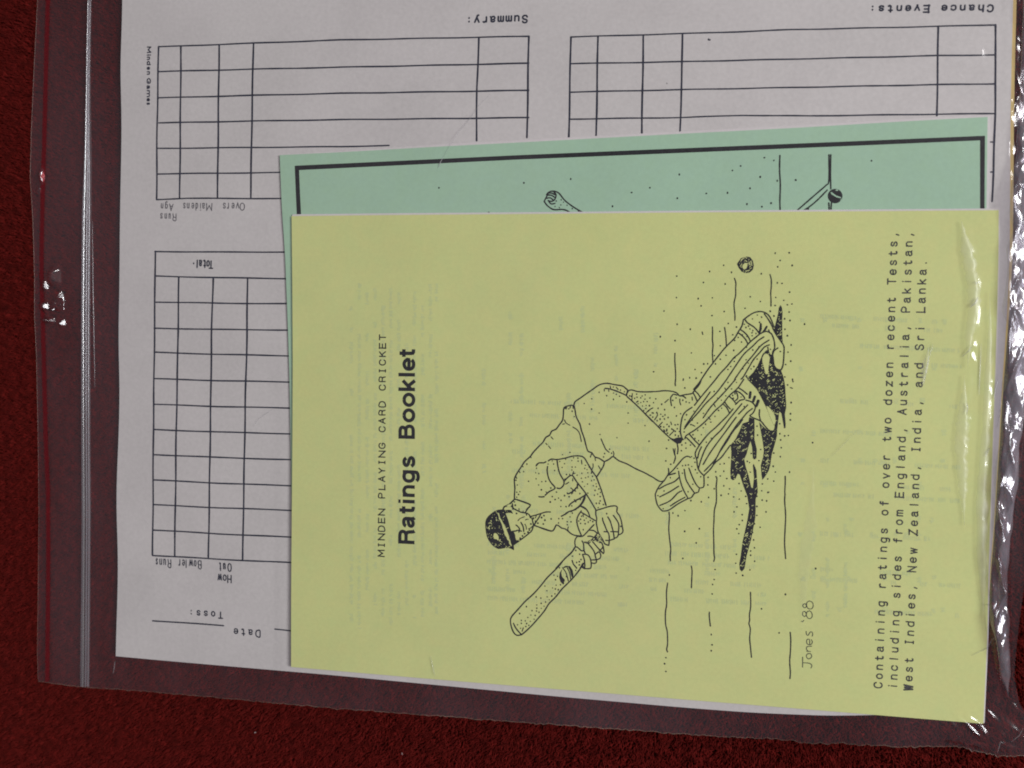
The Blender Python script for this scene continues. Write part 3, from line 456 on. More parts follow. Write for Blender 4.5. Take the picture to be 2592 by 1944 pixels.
# bag outline in photo pixels
BL=[(103,-190),(96,0),(88,150),(80,330),(77,450),(84,560),(88,700),(88,800),(93,900),(97,1100),(99,1300),(97,1500),(95,1650),(97,1724)]
BB=[(97,1724),(160,1733),(211,1739),(391,1751),(620,1772),(864,1793),(1060,1808),(1255,1823),(1500,1840),(1728,1858),(1880,1866),(2000,1872),(2030,1880),(2120,1882),(2200,1884),(2275,1891),(2350,1888),(2431,1890),(2470,1902),(2548,1913),(2620,1914),(2700,1926)]
BR=[(2700,-190),(2690,200),(2672,600),(2650,1000),(2625,1300),(2600,1430),(2582,1560),(2573,1637),(2567,1713),(2580,1780),(2625,1850),(2700,1926)]
BT=[(103,-190),(1400,-195),(2700,-190)]
SHEET=[(310,-150),(310.5,0),(308,100),(305,170),(307,250),(308,300),(307.5,360),(306,430),(304,510),(303,580),(302.5,648),(302,740),(300,820),(300.5,900),(303,980),(301.5,1060),(299,1130),(295.5,1200),(294,1260),(295,1330),(298,1400),(297.5,1480),(296,1540),(294,1600),(293,1661)]
def inpoly(x,y,poly):
    p=np.array(poly); r=np.zeros(x.shape,bool); j=len(p)-1
    for i in range(len(p)):
        c=((p[i,1]>y)!=(p[j,1]>y)); t=(p[j,0]-p[i,0])*(y-p[i,1])/((p[j,1]-p[i,1]) or 1e-12)+p[i,0]; r^=c&(x<t); j=i
    return r
bagpoly=[P2(x,y,Z_BACK) for x,y in BL+BB+BR[::-1]+BT[::-1]]
def carpet_pile():
    sp=.00046; nx=int((bx1-bx0)/sp); ny=int((by1-by0)/sp)
    X,Y=np.meshgrid(bx0+np.arange(nx)*sp,by0+np.arange(ny)*sp); X=X.ravel(); Y=Y.ravel()
    X=X+RNG.uniform(-.5,.5,X.size)*sp*1.3; Y=Y+RNG.uniform(-.5,.5,Y.size)*sp*1.3
    hid=[P2(x,y,.002) for x,y in [(430,-400),(425,1585),(1500,1700),(2380,1740),(2440,-400)]]
    k=~inpoly(X,Y,hid); X,Y=X[k],Y[k]
    inb=inpoly(X,Y,bagpoly); n=X.size
    tuft=vnoise(X*560,Y*560,3); big=vnoise(X*120,Y*120,4)
    h=np.where(inb,.0028+.0006*tuft,.0030+.0012*tuft+.0005*big)
    gx=(vnoise(X*560+9,Y*560,5)-.5); gy=(vnoise(X*560,Y*560+7,6)-.5)
    lx=gx*.0016+RNG.normal(0,.0007,n); ly=gy*.0016+RNG.normal(0,.0007,n); h=np.minimum(h*RNG.uniform(.86,1.06,n),np.where(inb,.0033,.0056))
    a=RNG.uniform(0,6.28,n); r=.00030
    V=np.zeros((n,4,3))
    for i in range(3):
        V[:,i,0]=X+r*np.cos(a+i*2.094); V[:,i,1]=Y+r*np.sin(a+i*2.094); V[:,i,2]=.0004
    V[:,3,0]=X+lx; V[:,3,1]=Y+ly; V[:,3,2]=h
    F=np.array([[0,1,3],[1,2,3],[2,0,3]])[None]+4*np.arange(n)[:,None,None]; F=F.reshape(-1,3)
    me=bpy.data.meshes.new('carpet_pile'); me.vertices.add(n*4); me.vertices.foreach_set('co',V.astype(np.float32).ravel())
    me.loops.add(F.size); me.loops.foreach_set('vertex_index',F.ravel().astype(np.int32)); me.polygons.add(len(F)); me.polygons.foreach_set('loop_start',np.arange(0,F.size,3,dtype=np.int32)); me.polygons.foreach_set('loop_total',np.full(len(F),3,np.int32)); me.update(calc_edges=True)
    o=link('carpet_pile',me,M_carpet,ground); o['kind']='stuff'; print('pile',n)
carpet_pile()
def lint(x,y,ln,rot,mat):
    c=P(x,y,.0042); d=Vector((math.cos(rot),math.sin(rot),0))*ln/2
    v=[];f=[]
    for s in (-1,1):
        q=Vector(c)+d*s
        for a in range(5): v.append(q+Vector((0,math.cos(a*1.2566)*.00014,math.sin(a*1.2566)*.00014)))
    for a in range(5): f.append((a,(a+1)%5,5+(a+1)%5,5+a))
    f+= [tuple(range(4,-1,-1)),tuple(range(5,10))]
    return mesh('lint_speck',v,f,mat)
M_lint=paper_mat('grey_lint',(.6,.5,.5))
for (x,y,r,lab) in ((646,1854,.4,'tiny pale lint speck on the carpet left of centre below the bag'),(1018,1908,2.0,'tiny pale lint speck on the carpet near the bottom edge below the batsman drawing')):
    o=lint(x,y,.0005,r,M_lint); o['label']=lab; o['category']='lint'; o['group']='lint specks on the carpet'

# ================================================================= papers under the booklets
SR=[(2567,-150),(2565,0),(2561,150),(2558,300),(2557.5,400),(2557,500),(2556,650),(2549,800),(2542,900),(2535,1000),(2530,1100),(2523,1200),(2515,1340),(2506,1440),(2498,1560),(2490,1680),(2480,1800)]
SB=[(293,1661),(400,1671),(620,1690),(864,1710.5),(1100,1733),(1400,1762),(1728,1791),(1900,1804),(2100,1812),(2300,1808),(2480,1800)]
cream=thing('cream_sheet','cream paper showing as a thin strip along the right edge of the score sheet','paper sheet',tuple(P(1400,900,Z_CREAM)))
def sub(o,parent):
    o.parent=parent; o.matrix_parent_inverse=Matrix.Translation(-parent.location); return o
off=[(x+(8.5 if y<560 else 8.5-6*min(1,(y-560)/500)),y) for x,y in SR]
sub(page('sheet',[[(x+14,y) for x,y in SHEET],off,[(324,-150),(2567,-150)],[(x+ (10 if x<400 else 0),y-10) for x,y in SB]],Z_CREAM,.0001,M_cream,None),cream)
score=thing('score_sheet','white cricket score sheet with ruled tables, lying upside down beneath the two coloured booklets','score sheet',tuple(P(1400,900,Z_SHEET)))
sub(page('sheet',[SHEET,SR,[(310,-150),(2567,-150)],SB],Z_SHEET,.0001,M_white,None,nu=130,nv=90),score)
# ruled tables
def lines(ink,rows,wpx):
    for r in rows:
        pts=[]
        for (x0,y0),(x1,y1) in zip(r[:-1],r[1:]):
            n=max(1,int(math.hypot(x1-x0,y1-y0)/26))
            for k in range(n): t=k/n; pts.append((x0+(x1-x0)*t,y0+(y1-y0)*t))
        pts.append(r[-1]); W=rnd.random()*9
        pts=[(x+.45*math.sin(i*.9+W),y+.45*math.cos(i*.8+W)) for i,(x,y) in enumerate(pts)]
        ink.stroke(pts,wpx,smooth=False,jit=.13)
ga=Ink(Z_SHEET)
lines(ga,[[(402.3,119),(398,330),(396.5,505)],[(459,117),(455,503)],[(555.5,113),(553,300),(550.8,502)],[(641.8,110.5),(638,300),(634.7,502)],[(1212.4,94),(1207,220),(1205.8,355.5)],[(1338.5,92),(1337,170),(1334,348.4)]],4.3)
for l,mid,r in ((119,101,91.8),(181.6,170,160),(248,236,228.5),(311.3,302.7,297.6)): lines(ga,[[(402,l),(640,(l+mid)/2-.5),(864,mid),(1338,r)]],3.4)
lines(ga,[[(398,375.8),(864,371),(985,368)],[(397,440.2),(711,436.7),(760,436.5)],[(396.5,505),(470,502),(714,502.7),(770,503)]],3.2)
sub(ga.build('upper_left_ruled_table',M_navy,None),score)
gb=Ink(Z_SHEET)
lines(gb,[[(1445,93.7),(1440,348)],[(1513.6,92.6),(1509.3,345)],[(1628.8,89.8),(1624.5,340)],[(1727.3,85),(1726,200),(1721.4,333)],[(2375.2,66.4),(2371.7,293)],[(2519.8,62.5),(2520.5,160),(2519,289),(2517,351.5),(2515,430),(2511,509.7)]],4.3)
lines(gb,[[(1445,93.7),(1727,85.2),(1880,80),(2000,75),(2375,66.4),(2520,62.5)],[(1444,161.3),(1727,156.2),(2375,140.5),(2520,138.7)],[(1442,233.2),(1727,227),(2375,214),(2520,212)],[(1441,301.5),(1727,297.6),(1880,292),(2045,293.5),(2371,289),(2519,287.5)]],3.3)
lines(gb,[[(2507,359.4),(2517,359.2)],[(2507,435.5),(2515,435)]],3)
gb.dot(1793.5,100,2.4); gb.dot(1797,101,1.8); gb.dot(824+864,211+0,1.2)
sub(gb.build('upper_right_ruled_table',M_navy,None),score)
gc=Ink(Z_SHEET)
lines(gc,[[(393,636.7),(392.5,700),(392,800),(390.6,921),(388,1120),(386.7,1296),(385.5,1405)],[(453,702.7),(450,921),(446,1100),(443.3,1296),(441.4,1407)],[(540,705.8),(536,850),(534.3,999.5),(529,1296),(527.3,1413)],[(627,704.6),(626,850),(622,999.5),(616,1296),(614.4,1419)]],4.3)
for l,r in ((636.7,637.9),(698.8,705.4),(764.4,769),(830.8,835.5),(891.7,900.7),(958.5,967),(1023.4,1033),(1087.4,1098),(1150.7,1163.6),(1215,1229.6),(1277.7,1291.7),(1341.7,1359.7),(1406,1424)):
    xl=392.5-(l-637)*.009; lines(gc,[[(xl,l),(555,(l+r)/2+.8),(735,r),(752,r+.6)]],3.4)
sub(gc.build('lower_left_ruled_table',M_navy,None),score)
def word(name,mat,parent,z,*a,**k):
    t=Ink(z); t.text(*a,**k)
    return sub(t.build(name,mat,None),parent)
word('typed_heading',M_navy,score,Z_SHEET,"Chance Events:",(2507.8,10.2),(2209.4,12.6),20,3.9,wid=.78)
word('typed_heading',M_navy,score,Z_SHEET,"Summary:",(1329,36.9),(1187.6,42),21.5,4.0,wid=.74)

def frac(a,b_,xs): return [(a-x)/(a-b_) for x in xs]
word('typed_label',M_navy,score,Z_SHEET,"Toss:",(558.2,1547.7),(483.8,1543),18.8,3.1,wid=[.7,.64,.64,.64,.6])
word('typed_label',M_navy,score,Z_SHEET,"Date",(653,1593.9),(597.4,1590),19.6,3.0,wid=.66)
for seg in ([(385.9,1571.2),(566.5,1583.7)],[(696,1591.7),(734,1596),(760,1598)]):
    tx=Ink(Z_SHEET); lines(tx,[seg],3.2); sub(tx.build('fill_in_line',M_navy,None),score)
word('typed_label',M_navy,score,Z_SHEET,"Total·",(535,658.6),(491,656.5),21.5,3.3,wid=[.52,.4,.42,.38,.2,.5],centres=frac(535,491,[535,527.5,519,508.5,500,491]))
def condensed(txt,spans,y0,y1,cap,wpx,s,x0,mat=M_navy,name='column_label'):
    C=[x0+(a+b_)/2/s for a,b_ in spans]; W=[max(.16,(abs(b_-a)/s-wpx)/(cap-wpx)*1.12) for a,b_ in spans]
    word(name,mat,score,Z_SHEET,txt,(C[0],y0),(C[-1],y1),cap,wpx,wid=W,centres=[(C[0]-c)/(C[0]-C[-1]) for c in C])
condensed("How",[(1372,1443),(1297,1365),(1215,1290)],1454.6,1453.2,22,2.9,6.381,360)
condensed("Out",[(1375,1443),(1300,1350),(1240,1278)],1425.2,1424.2,22.5,2.9,6.381,360)
condensed("Bowler",[(893,955),(830,876),(752,822),(700,712),(640,688),(575,618)],1418.4,1415.4,22,2.3,6.381,360)
condensed("Runs",[(405,468),(335,385),(270,322),(213,252)],1415.3,1413,22,2.3,6.381,360)
f_='faint_column_label'
condensed("Overs",[(1988,1900),(1895,1820),(1800,1745),(1700,1655),(1640,1580)],513,513,19.5,2.1,7.373,350,M_pencil,f_)
condensed("Maidens",[(1382,1272),(1250,1195),(1175,1155),(1122,1070),(1050,995),(962,905),(888,838)],513.6,513,19,2.0,7.373,350,M_pencil,f_)
condensed("Agn",[(658,580),(560,500),(476,422)],515.5,514,17.5,2.1,7.373,350,M_pencil,f_)
condensed("Runs",[(716,640),(612,565),(542,490),(462,408)],540,539,18.5,2.1,7.373,350,M_pencil,f_)
tx=Ink(Z_SHEET)
SP=[(175,312),(350,385),(400,485),(505,605),(638,712),(740,828),(0,0),(912,1030),(1068,1158),(1192,1338),(1368,1448),(1470,1528)]
C=[100+(a+b_)/2/9.2125 for a,b_ in SP]; Wd=[max(.3,((b_-a)/9.2125-2.7)/(11.6-2.7)*1.12) for a,b_ in SP]
tx.text("Minden Games",(372.3,C[0]),(371.6,C[-1]),11.6,2.7,wid=Wd,centres=[(c-C[0])/(C[-1]-C[0]) for c in C])
sub(tx.build('publisher_line',M_navy,None),score)
for i,(x,y) in enumerate(((357,1035),(356,1379),(824,211),(848,284))): 
    pass

# ================================================================= green booklet
GL_=[(708,392.5),(713,520),(722,648),(729.6,835),(733.5,960),(735.5,1085),(738,1300),(742,1560)]
GR_=[(2500,296),(2497,531),(2490,800),(2480,1100),(2464,1560)]
GT_=[(708,392.5),(864,385),(1100,371.5),(1400,356),(1728,338.5),(2000,324.5),(2300,306.5),(2500,296)]
GB_=[(742,1560),(2464,1560)]
green=thing('green_booklet','pale green cricket booklet with a thick black border line, half hidden beneath the yellow booklet','booklet',tuple(P(1600,900,Z_GREEN)))
def shift(e,dx,dy): return [(x+dx(x) if callable(dx) else x+dx,(y+dy(x)) if callable(dy) else y+dy) for x,y in e]
gtop=lambda x: -1.2-4.8*min(1,max(0,(x-800)/300))
for k in range(3):
    q=k/2
    EL=shift(GL_,2+q,0); ER=shift(GR_,6.5-2*q,0); ET=shift(GT_,0,lambda x:gtop(x)+q*1.5); ET[0]=(EL[0][0],ET[0][1]); ET[-1]=(ER[0][0],ET[-1][1]); EL[0]=ET[0]; ER[0]=ET[-1]
    EB=[(EL[-1][0],1560),(ER[-1][0],1560)]
    sub(page('inner_page',[EL,ER,ET,EB],Z_SHEET+.0002+.00015*k,.00008,M_page,None,nu=60,nv=40),green)
sub(page('cover',[GL_,GR_,GT_,GB_],Z_GREEN,.00018,M_grn,None),green)
gi=Ink(Z_GREEN)
gi.strip([(746,419.5),(1305,393),(1728,375.5),(2150,358),(2493.5,343.5)],[(757,430.5),(1305,404),(1728,387),(2150,369.5),(2481,355.2)])
gi.strip([(746,419.6),(749,490),(752,560)],[(757,430.4),(759.5,490),(763,560)])
gi.strip([(2493.4,343.8),(2492.5,450),(2492,560)],[(2481,355),(2481,450),(2481,560)])
sub(gi.build('border_line',M_ink,None),green)
gi=Ink(Z_GREEN)
for p,w_ in GST: gi.stroke(p,w_)
for x,y,r in GDT: gi.dot(x,y,r)
for p in GFL: gi.fill(p)
sub(gi.build('line_drawing',M_ink,None),green)
gp=Ink(Z_GREEN+.00003)
for p in GPP: gp.fill(p)
sub(gp.build('ball_highlight',M_gfleck,None),green)

# ================================================================= yellow booklet
YL=[(738,547),(740,700),(741.5,900),(740.5,1100),(738.5,1300),(737,1500),(737,1688)]
YR=[(2528,532),(2527.5,648),(2524,800),(2519,950),(2513,1120),(2507,1296),(2502,1450),(2499,1608),(2494,1720),(2489,1832)]
YT=[(738,547),(1000,544),(1400,541),(1728,538),(2150,535),(2528,532)]
YB=[(737,1688),(1100,1719),(1500,1752),(1728,1770.6),(2100,1800),(2489,1832)]
yel=thing('yellow_booklet','yellow ratings booklet lying on top, with a black line drawing of a kneeling batsman','booklet',tuple(P(1600,1150,Z_YEL)))
ytop=lambda x:-4.5
for k in range(3):
    q=k/2
    EL=shift(YL,2.5-q,0); ER=shift(YR,3.2-1.2*q,0); ET=shift(YT,0,lambda x:ytop(x)+q*1.4); ET[0]=(EL[0][0],ET[0][1]); ET[-1]=(ER[0][0],ET[-1][1]); EL[0]=ET[0]; ER[0]=ET[-1]
    EB=shift(YB,0,-2); EB[0]=(EL[-1][0],EB[0][1]); EB[-1]=(ER[-1][0],EB[-1][1]); EL[-1]=EB[0]; ER[-1]=EB[-1]
    sub(page('inner_page',[EL,ER,ET,EB],Z_GREEN+.00012+.00013*k,.00008,M_page,None,nu=60,nv=40),yel)
sub(page('cover',[YL,YR,YT,YB],Z_YEL,.0002,M_yel,None,nu=140,nv=90),yel)
# the next page showing through the cover: rows of faint type
gh=Ink(Z_YEL-.00002)
def ghost(x,y0,y1,wpx,fill=.75,st=9):
    y=y0; word_=0
    while y<y1:
        if word_<=0:
            word_=rnd.randint(3,9); y+=rnd.uniform(3,7); on=rnd.random()<fill
        if on:
            h=wpx*rnd.uniform(.35,.8); c=x+rnd.uniform(-1.5,1.5)
            gh.stroke([(c-h,y),(c+h,y+rnd.uniform(-1.5,1.5))],rnd.uniform(1.8,3.2),smooth=False,caps=False,jit=0)
            if rnd.random()<.5: gh.stroke([(c+rnd.uniform(-h,h),y),(c+rnd.uniform(-h,h),y+3.6)],rnd.uniform(1.6,2.6),smooth=False,caps=False,jit=0)
        y+=rnd.uniform(3.2,4.6); word_-=1
for i,x in enumerate((890,910,930,950,970,990,1010,1030,1050,1070,1090,1105)):
    ghost(x,720+rnd.uniform(-8,20)+(30 if i in(4,9) else 0),1590-rnd.uniform(0,70),6.5)
for x,y0,y1 in ((1225,800,1190),(1292,760,1130),(1320,800,1240),(1250,1280,1480),(1285,1250,1500),(1325,1250,1510),(1420,800,900),(1440,850,1400),(1475,770,870),(1500,900,1340),(1560,780,1000),(1610,930,1050),(1660,800,930),(1690,1180,1330),(1790,1050,1450),(1860,1200,1400)): ghost(x,y0,y1,8,.5)
for y in (808,930,1010,1090,1162,1222,1310,1348,1460,1540): 
    for x in np.arange(2030,2420,30):
        if rnd.random()<.55: ghost(x+rnd.uniform(-6,6),y-5,y+rnd.uniform(4,14),9,.8)
def ghost_row(y,x0,x1,h,fill=.8):
    x=x0; k=0
    while x<x1:
        if k<=0: k=rnd.randint(3,9); x+=rnd.uniform(4,9); on=rnd.random()<fill
        if on:
            hh=h*rnd.uniform(.4,.6); gh.stroke([(x,y-hh+(x-x0)*.05),(x+rnd.uniform(-1,1),y+hh+(x-x0)*.05)],rnd.uniform(1.8,3),smooth=False,caps=False,jit=0)
            if rnd.random()<.6: gh.stroke([(x-1,y+rnd.uniform(-hh,hh)+(x-x0)*.05),(x+4,y+rnd.uniform(-hh,hh)+(x-x0)*.05)],rnd.uniform(1.6,2.4),smooth=False,caps=False,jit=0)
        x+=rnd.uniform(4.5,6.5); k-=1
for y in (1375,1398,1421,1444,1467,1490,1513): ghost_row(y,1230,1590,11,.7); ghost_row(y,1640,1940,11,.55)
for y in (1015,1048,1120,1142,1190,1290): ghost_row(y,1290,1640,11,.7)
for y in (800,822,870,910,1012,1090,1165,1222,1250,1350,1440,1465,1540): ghost_row(y,2070,2430,11,.55)
for x in (2060,2095,2140): ghost(x,1300+rnd.uniform(0,60),1560,7,.55)
sub(gh.build('show_through_type',M_ghost,None),yel)['kind']='stuff'
yi=Ink(Z_YEL)
yi.text("MINDEN PLAYING CARD CRICKET",(974.6,1401),(977.8,854),18.4,2.7,wid=[1.0 if c in 'MN' else .8 for c in 'MINDEN PLAYING CARD CRICKET'])
sub(yi.build('subtitle_lettering',M_ink,None),yel)
# heavy title: each letter set at its own place along the baseline
ti=Ink(Z_YEL)
def heavy(word,base,top,spans):
    a=np.array(P2(*base,Z_YEL)); b_=np.array(P2(*top,Z_YEL)); D=(b_-a); L=np.linalg.norm(D); D/=L; U=np.array([-D[1],D[0]]); py=base[1]-top[1]
    for c,(y0,y1) in zip(word,spans):
        wdt,g=HV[c]; s0=(base[1]-y0)/py*L; s1=(base[1]-y1)/py*L; sx=(s1-s0)/wdt; ch=44.2*.0001215
        for st in g.split('|'):
            pts=[]
            for p in st.split():
                x,y=map(float,p.split(',')); pts.append(a+D*(s0+x*sx)+U*y*ch)
            ti.stroke(pts,0,world=True,smooth=len(pts)>3,wm=.205*ch,jit=.012,caps=False)
z2=lambda v:1120+v/5.351
z1=lambda v:820+v/5.53
heavy("Ratings",(1049.3,z2(1380)),(1050.2,z2(180)),[(z2(a),z2(b_)) for a,b_ in ((1380,1170),(1165,992),(968,865),(830,775),(742,575),(553,372),(347,178))])
heavy("Booklet",(1050.2,z1(1612)),(1050.6,z1(350)),[(z1(a),z1(b_)) for a,b_ in ((1612,1400),(1380,1180),(1163,960),(942,770),(738,684),(660,470),(462,350))])
sub(ti.build('title_lettering',M_ink,None),yel)
cw=lambda *a,**k: word('caption_line',M_grey,yel,Z_YEL,*a,**k)
cw("Containing ratings of over two dozen recent Tests,",(2234.3,1735),(2273.2,594),21.9,3.1,wid=.70,jit=.1)
cw("including sides from England, Australia, Pakistan,",(2271.5,1737),(2311.5,594),21.9,3.1,wid=.70,jit=.1)
word('blotted_letter',M_grey,yel,Z_YEL+.00002,"W",(2310.2,1741.5),(2346.8,665.6),21.5,4.4,wid=.68,centres=[0])
cw("West Indies, New Zealand, India, and Sri Lanka.",(2309.5,1741),(2346.8,665.6),21.9,3.1,wid=.70,jit=.1)
di=Ink(Z_YEL)
sig=STROKES[-8:]; 
for p,w_ in STROKES:
    if p[0][0]>2020 and p[0][1]>1480 and w_==2.0: continue
    di.stroke(p,w_)
for x,y,r in DOTS: di.dot(x,y,r)
for p in FILLS: di.fill(p)
sub(di.build('batsman_drawing',M_ink,None),yel)
si=Ink(Z_YEL)
for p,w_ in STROKES:
    if p[0][0]>2020 and p[0][1]>1480 and w_==2.0: si.stroke(p,1.9)
sub(si.build('signature',M_pen,None),yel)
# paper left bare inside the solid black areas
fp=Ink(Z_YEL+.00003)
for p in PAPER: fp.fill(p)
def inside(x,y,poly): return bool(inpoly(np.array([x]),np.array([y]),poly)[0])
def specks(poly,n,r0,r1,edge=0):
    xs=[p[0] for p in poly]; ys=[p[1] for p in poly]; c=0; t=0
    while c<n and t<n*60:
        t+=1; x=rnd.uniform(min(xs),max(xs)); y=rnd.uniform(min(ys),max(ys))
        if inside(x,y,poly) and inside(x+3,y,poly) and inside(x-3,y,poly) and not any(inside(x,y,q) for q in PAPER):
            if rnd.random()<.3:
                a=rnd.choice((.5,.9,-.6)); l=rnd.uniform(2,3.6); fp.stroke([(x-l*math.cos(a)/1,y+l*math.sin(a)),(x+l*math.cos(a),y-l*math.sin(a))],rnd.uniform(1,1.6),smooth=False)
            else: fp.dot(x,y,rnd.uniform(r0,r1))
            c+=1
big=[p for p in FILLS if len(p)>20]
for p in FILLS:
    n=len(p); xs=[q[0] for q in p]; ys=[q[1] for q in p]; A=(max(xs)-min(xs))*(max(ys)-min(ys))
    if xs[0]<1300: specks(p,45,.5,.9)
    elif A>15000: specks(p,150,.7,1.25)
    elif A>5000: specks(p,60,.7,1.2)
    elif A>1400: specks(p,26,.7,1.1)
sub(fp.build('drawing_flecks',M_yfleck,None),yel)['kind']='stuff'

# ================================================================= the plastic bag
bag=thing('zip_bag','clear plastic zip-lock bag holding all the papers, wrinkled along its right side','plastic bag',tuple(P(1400,950,Z_BACK)))
def polyd(X,Y,px,z):
    """signed distance (metres, positive outside) to a convex outline given in photo pixels"""
    p=np.array([P2(x,y,z) for x,y in px]); c=p.mean(0); D=np.full(X.shape,-9.)
    for a,b_ in zip(p,np.roll(p,-1,0)):
        e=b_-a; n=np.array([e[1],-e[0]]); n/=np.linalg.norm(n)
        if np.dot(c-a,n)>0: n=-n
        D=np.maximum(D,(X-a[0])*n[0]+(Y-a[1])*n[1])
    return D
def polyline_d(X,Y,pts,z):
    """distance to a polyline and the position (0..1) along it"""
    q=np.array([P2(x,y,z) for x,y in pts]); L=np.linalg.norm(np.diff(q,axis=0),axis=1); cum=np.r_[0,np.cumsum(L)]
    best=np.full(X.shape,9.); tt=np.zeros(X.shape); sd=np.zeros(X.shape)
    for i in range(len(L)):
        a=q[i]; e=(q[i+1]-a)/L[i]; t=np.clip((X-a[0])*e[0]+(Y-a[1])*e[1],0,L[i]); dx=X-a[0]-t*e[0]; dy=Y-a[1]-t*e[1]; d=np.hypot(dx,dy)
        m_=d<best; best=np.where(m_,d,best); tt=np.where(m_,(cum[i]+t)/cum[-1],tt); sd=np.where(m_,dx*(-e[1])+dy*e[0],sd)
    return best,tt,sd
def ridged(x,y,s): return 1-np.abs(2*vnoise(x,y,s)-1)
BAND=[(2600,-200),(2592,0),(2590,120),(2588,300),(2584,420),(2580,520),(2576,640),(2573,760),(2571,880),(2568,980),(2556,1080),(2546,1170),(2540,1260),(2530,1350),(2524,1440),(2524,1520),(2530,1600),(2540,1680),(2549,1760)]
SOFT=[(2440,560),(2456,640),(2468,720),(2466,790),(2458,860),(2452,930),(2446,1000),(2444,1060),(2436,1140),(2440,1220)]
SOFT2=[(2512,740),(2508,850),(2504,900),(2494,1060),(2488,1160),(2480,1260),(2480,1380),(2484,1440),(2488,1500)]
SOFT3=[(2375,880),(2345,910),(2342,950)]
DENTS=((90,774,.0010,.0005,1),(119,775,.0013,.0009,1),(135,778,.0006,.0010,1.05),(158,772,.0013,.0011,.97),(158,758,.0010,.0020,.86),(122,806,.0006,.0006,1),(136,811,.0016,.0006,.86),(162,817,.0010,.0009,.93),(90,845,.0006,.0010,.97),(110,447,.0005,.0016,.95),(102,485,.0007,.0009,.94),(90,726,.0006,.0012,.93),(120,722,.0008,.0014,.88),(98,962,.0006,.0009,.95),(99,905,.0007,.0012,.87),(150,700,.0020,.0020,.8))
def film_height(X,Y):
    dY=polyd(X,Y,[(738,543),(2530,528),(2491,1832),(737,1690)],Z_YEL); dG=polyd(X,Y,[(708,390),(2506,290),(2470,1560),(742,1560)],Z_GREEN)
    dS=polyd(X,Y,[(306,-200),(2567,-200),(2545,900),(2484,1812),(293,1665)],Z_SHEET)
    base=Z_BACK+.0004
    z=base+(Z_SHEET+.0005-base)*(1-sstep(0,.0075,dS))
    z=np.maximum(z,base+(Z_GREEN+.0004-base)*(1-sstep(0,.012,dG))); z=np.maximum(z,base+(Z_YEL+.0004-base)*(1-sstep(0,.010,dY)))
    z=z+und(X,Y)
    z+= .00030*(vnoise(X*38,Y*22,21)-.5)+.00016*(vnoise(X*110+3,Y*60,22)-.5)
    # wrinkled side, gathered along the right edge of the stack
    d,t,s=polyline_d(X,Y,BAND,Z_SHEET)
    wdt=np.interp(t,[0,.2,.5,.62,.75,.85,.95,1],[.0050,.0050,.0046,.0036,.0030,.0032,.0028,.0010])
    env=1-sstep(.55,1.15,d/wdt); env*=np.interp(t,[0,.22,.34,.93,1],[.45,.55,1,1,.1])
    q=ridged(X*270+Y*70,Y*60-X*40,31); q2=ridged(X*380-Y*130,Y*95+X*40,32); q3=ridged(X*700+Y*150,Y*260+X*200,33)
    env=env*np.interp(t,[0,.5,.65,.9,1],[1,1,1.35,1.35,1]); z+= env*(.0007+.0012*q**1.3+.0005*q2+.0001*q3)
    # softer creases over the yellow cover
    for pl,wm_,am,sd_ in ((SOFT,.0016,.00055,41),(SOFT2,.0013,.00045,43),(SOFT3,.0008,.0003,45)):
        d,t,s=polyline_d(X,Y,pl,Z_YEL); e=np.exp(-(d/wm_)**2)*np.sin(np.clip(t,0,1)*np.pi)**.4*.8
        z+= e*am*(.5+.8*ridged(X*260+Y*150,Y*200,sd_))
    # shallow fans of creases below the yellow cover and near the lower right corner
    for (cx_,cy_,r_,am) in ((2480,1880,.010,.0010),(1110,1700,.006,.0003),(1290,1720,.005,.0003),(1840,1760,.006,.0003),(1300,740,.012,.00025),(2330,250,.010,.0003),(2430,160,.008,.0005)):
        c=P2(cx_,cy_,Z_YEL); rr=np.hypot(X-c[0],Y-c[1]); z+= np.exp(-(rr/r_)**2)*am*ridged(X*300+Y*330,Y*90-X*120,51)
    # dents in the lip beside the zip
    # creased dents in the lip beside the zip: small slopes that face the window
    for (cx_,cy_,rx_,ry_,k_) in DENTS:
        c=np.array([*P2(cx_,cy_,Z_BACK),Z_BACK]); l=np.array([1.45,.22,1.15])-c; l/=np.linalg.norm(l); e=CP-c; e/=np.linalg.norm(e); h=l+e
        rr=np.hypot((X-c[0])/rx_,(Y-c[1])/ry_)/1.9; mk=1-sstep(.45,1.25,rr)
        z+= mk*(.0006-k_*(h[0]/h[2]*(X-c[0])+h[1]/h[2]*(Y-c[1])))
    return z
def nonuni(parts):
    out=[np.array([0.])]
    for a,b_,n in parts: out.append(np.linspace(a,b_,n+1)[1:])
    return np.concatenate(out)
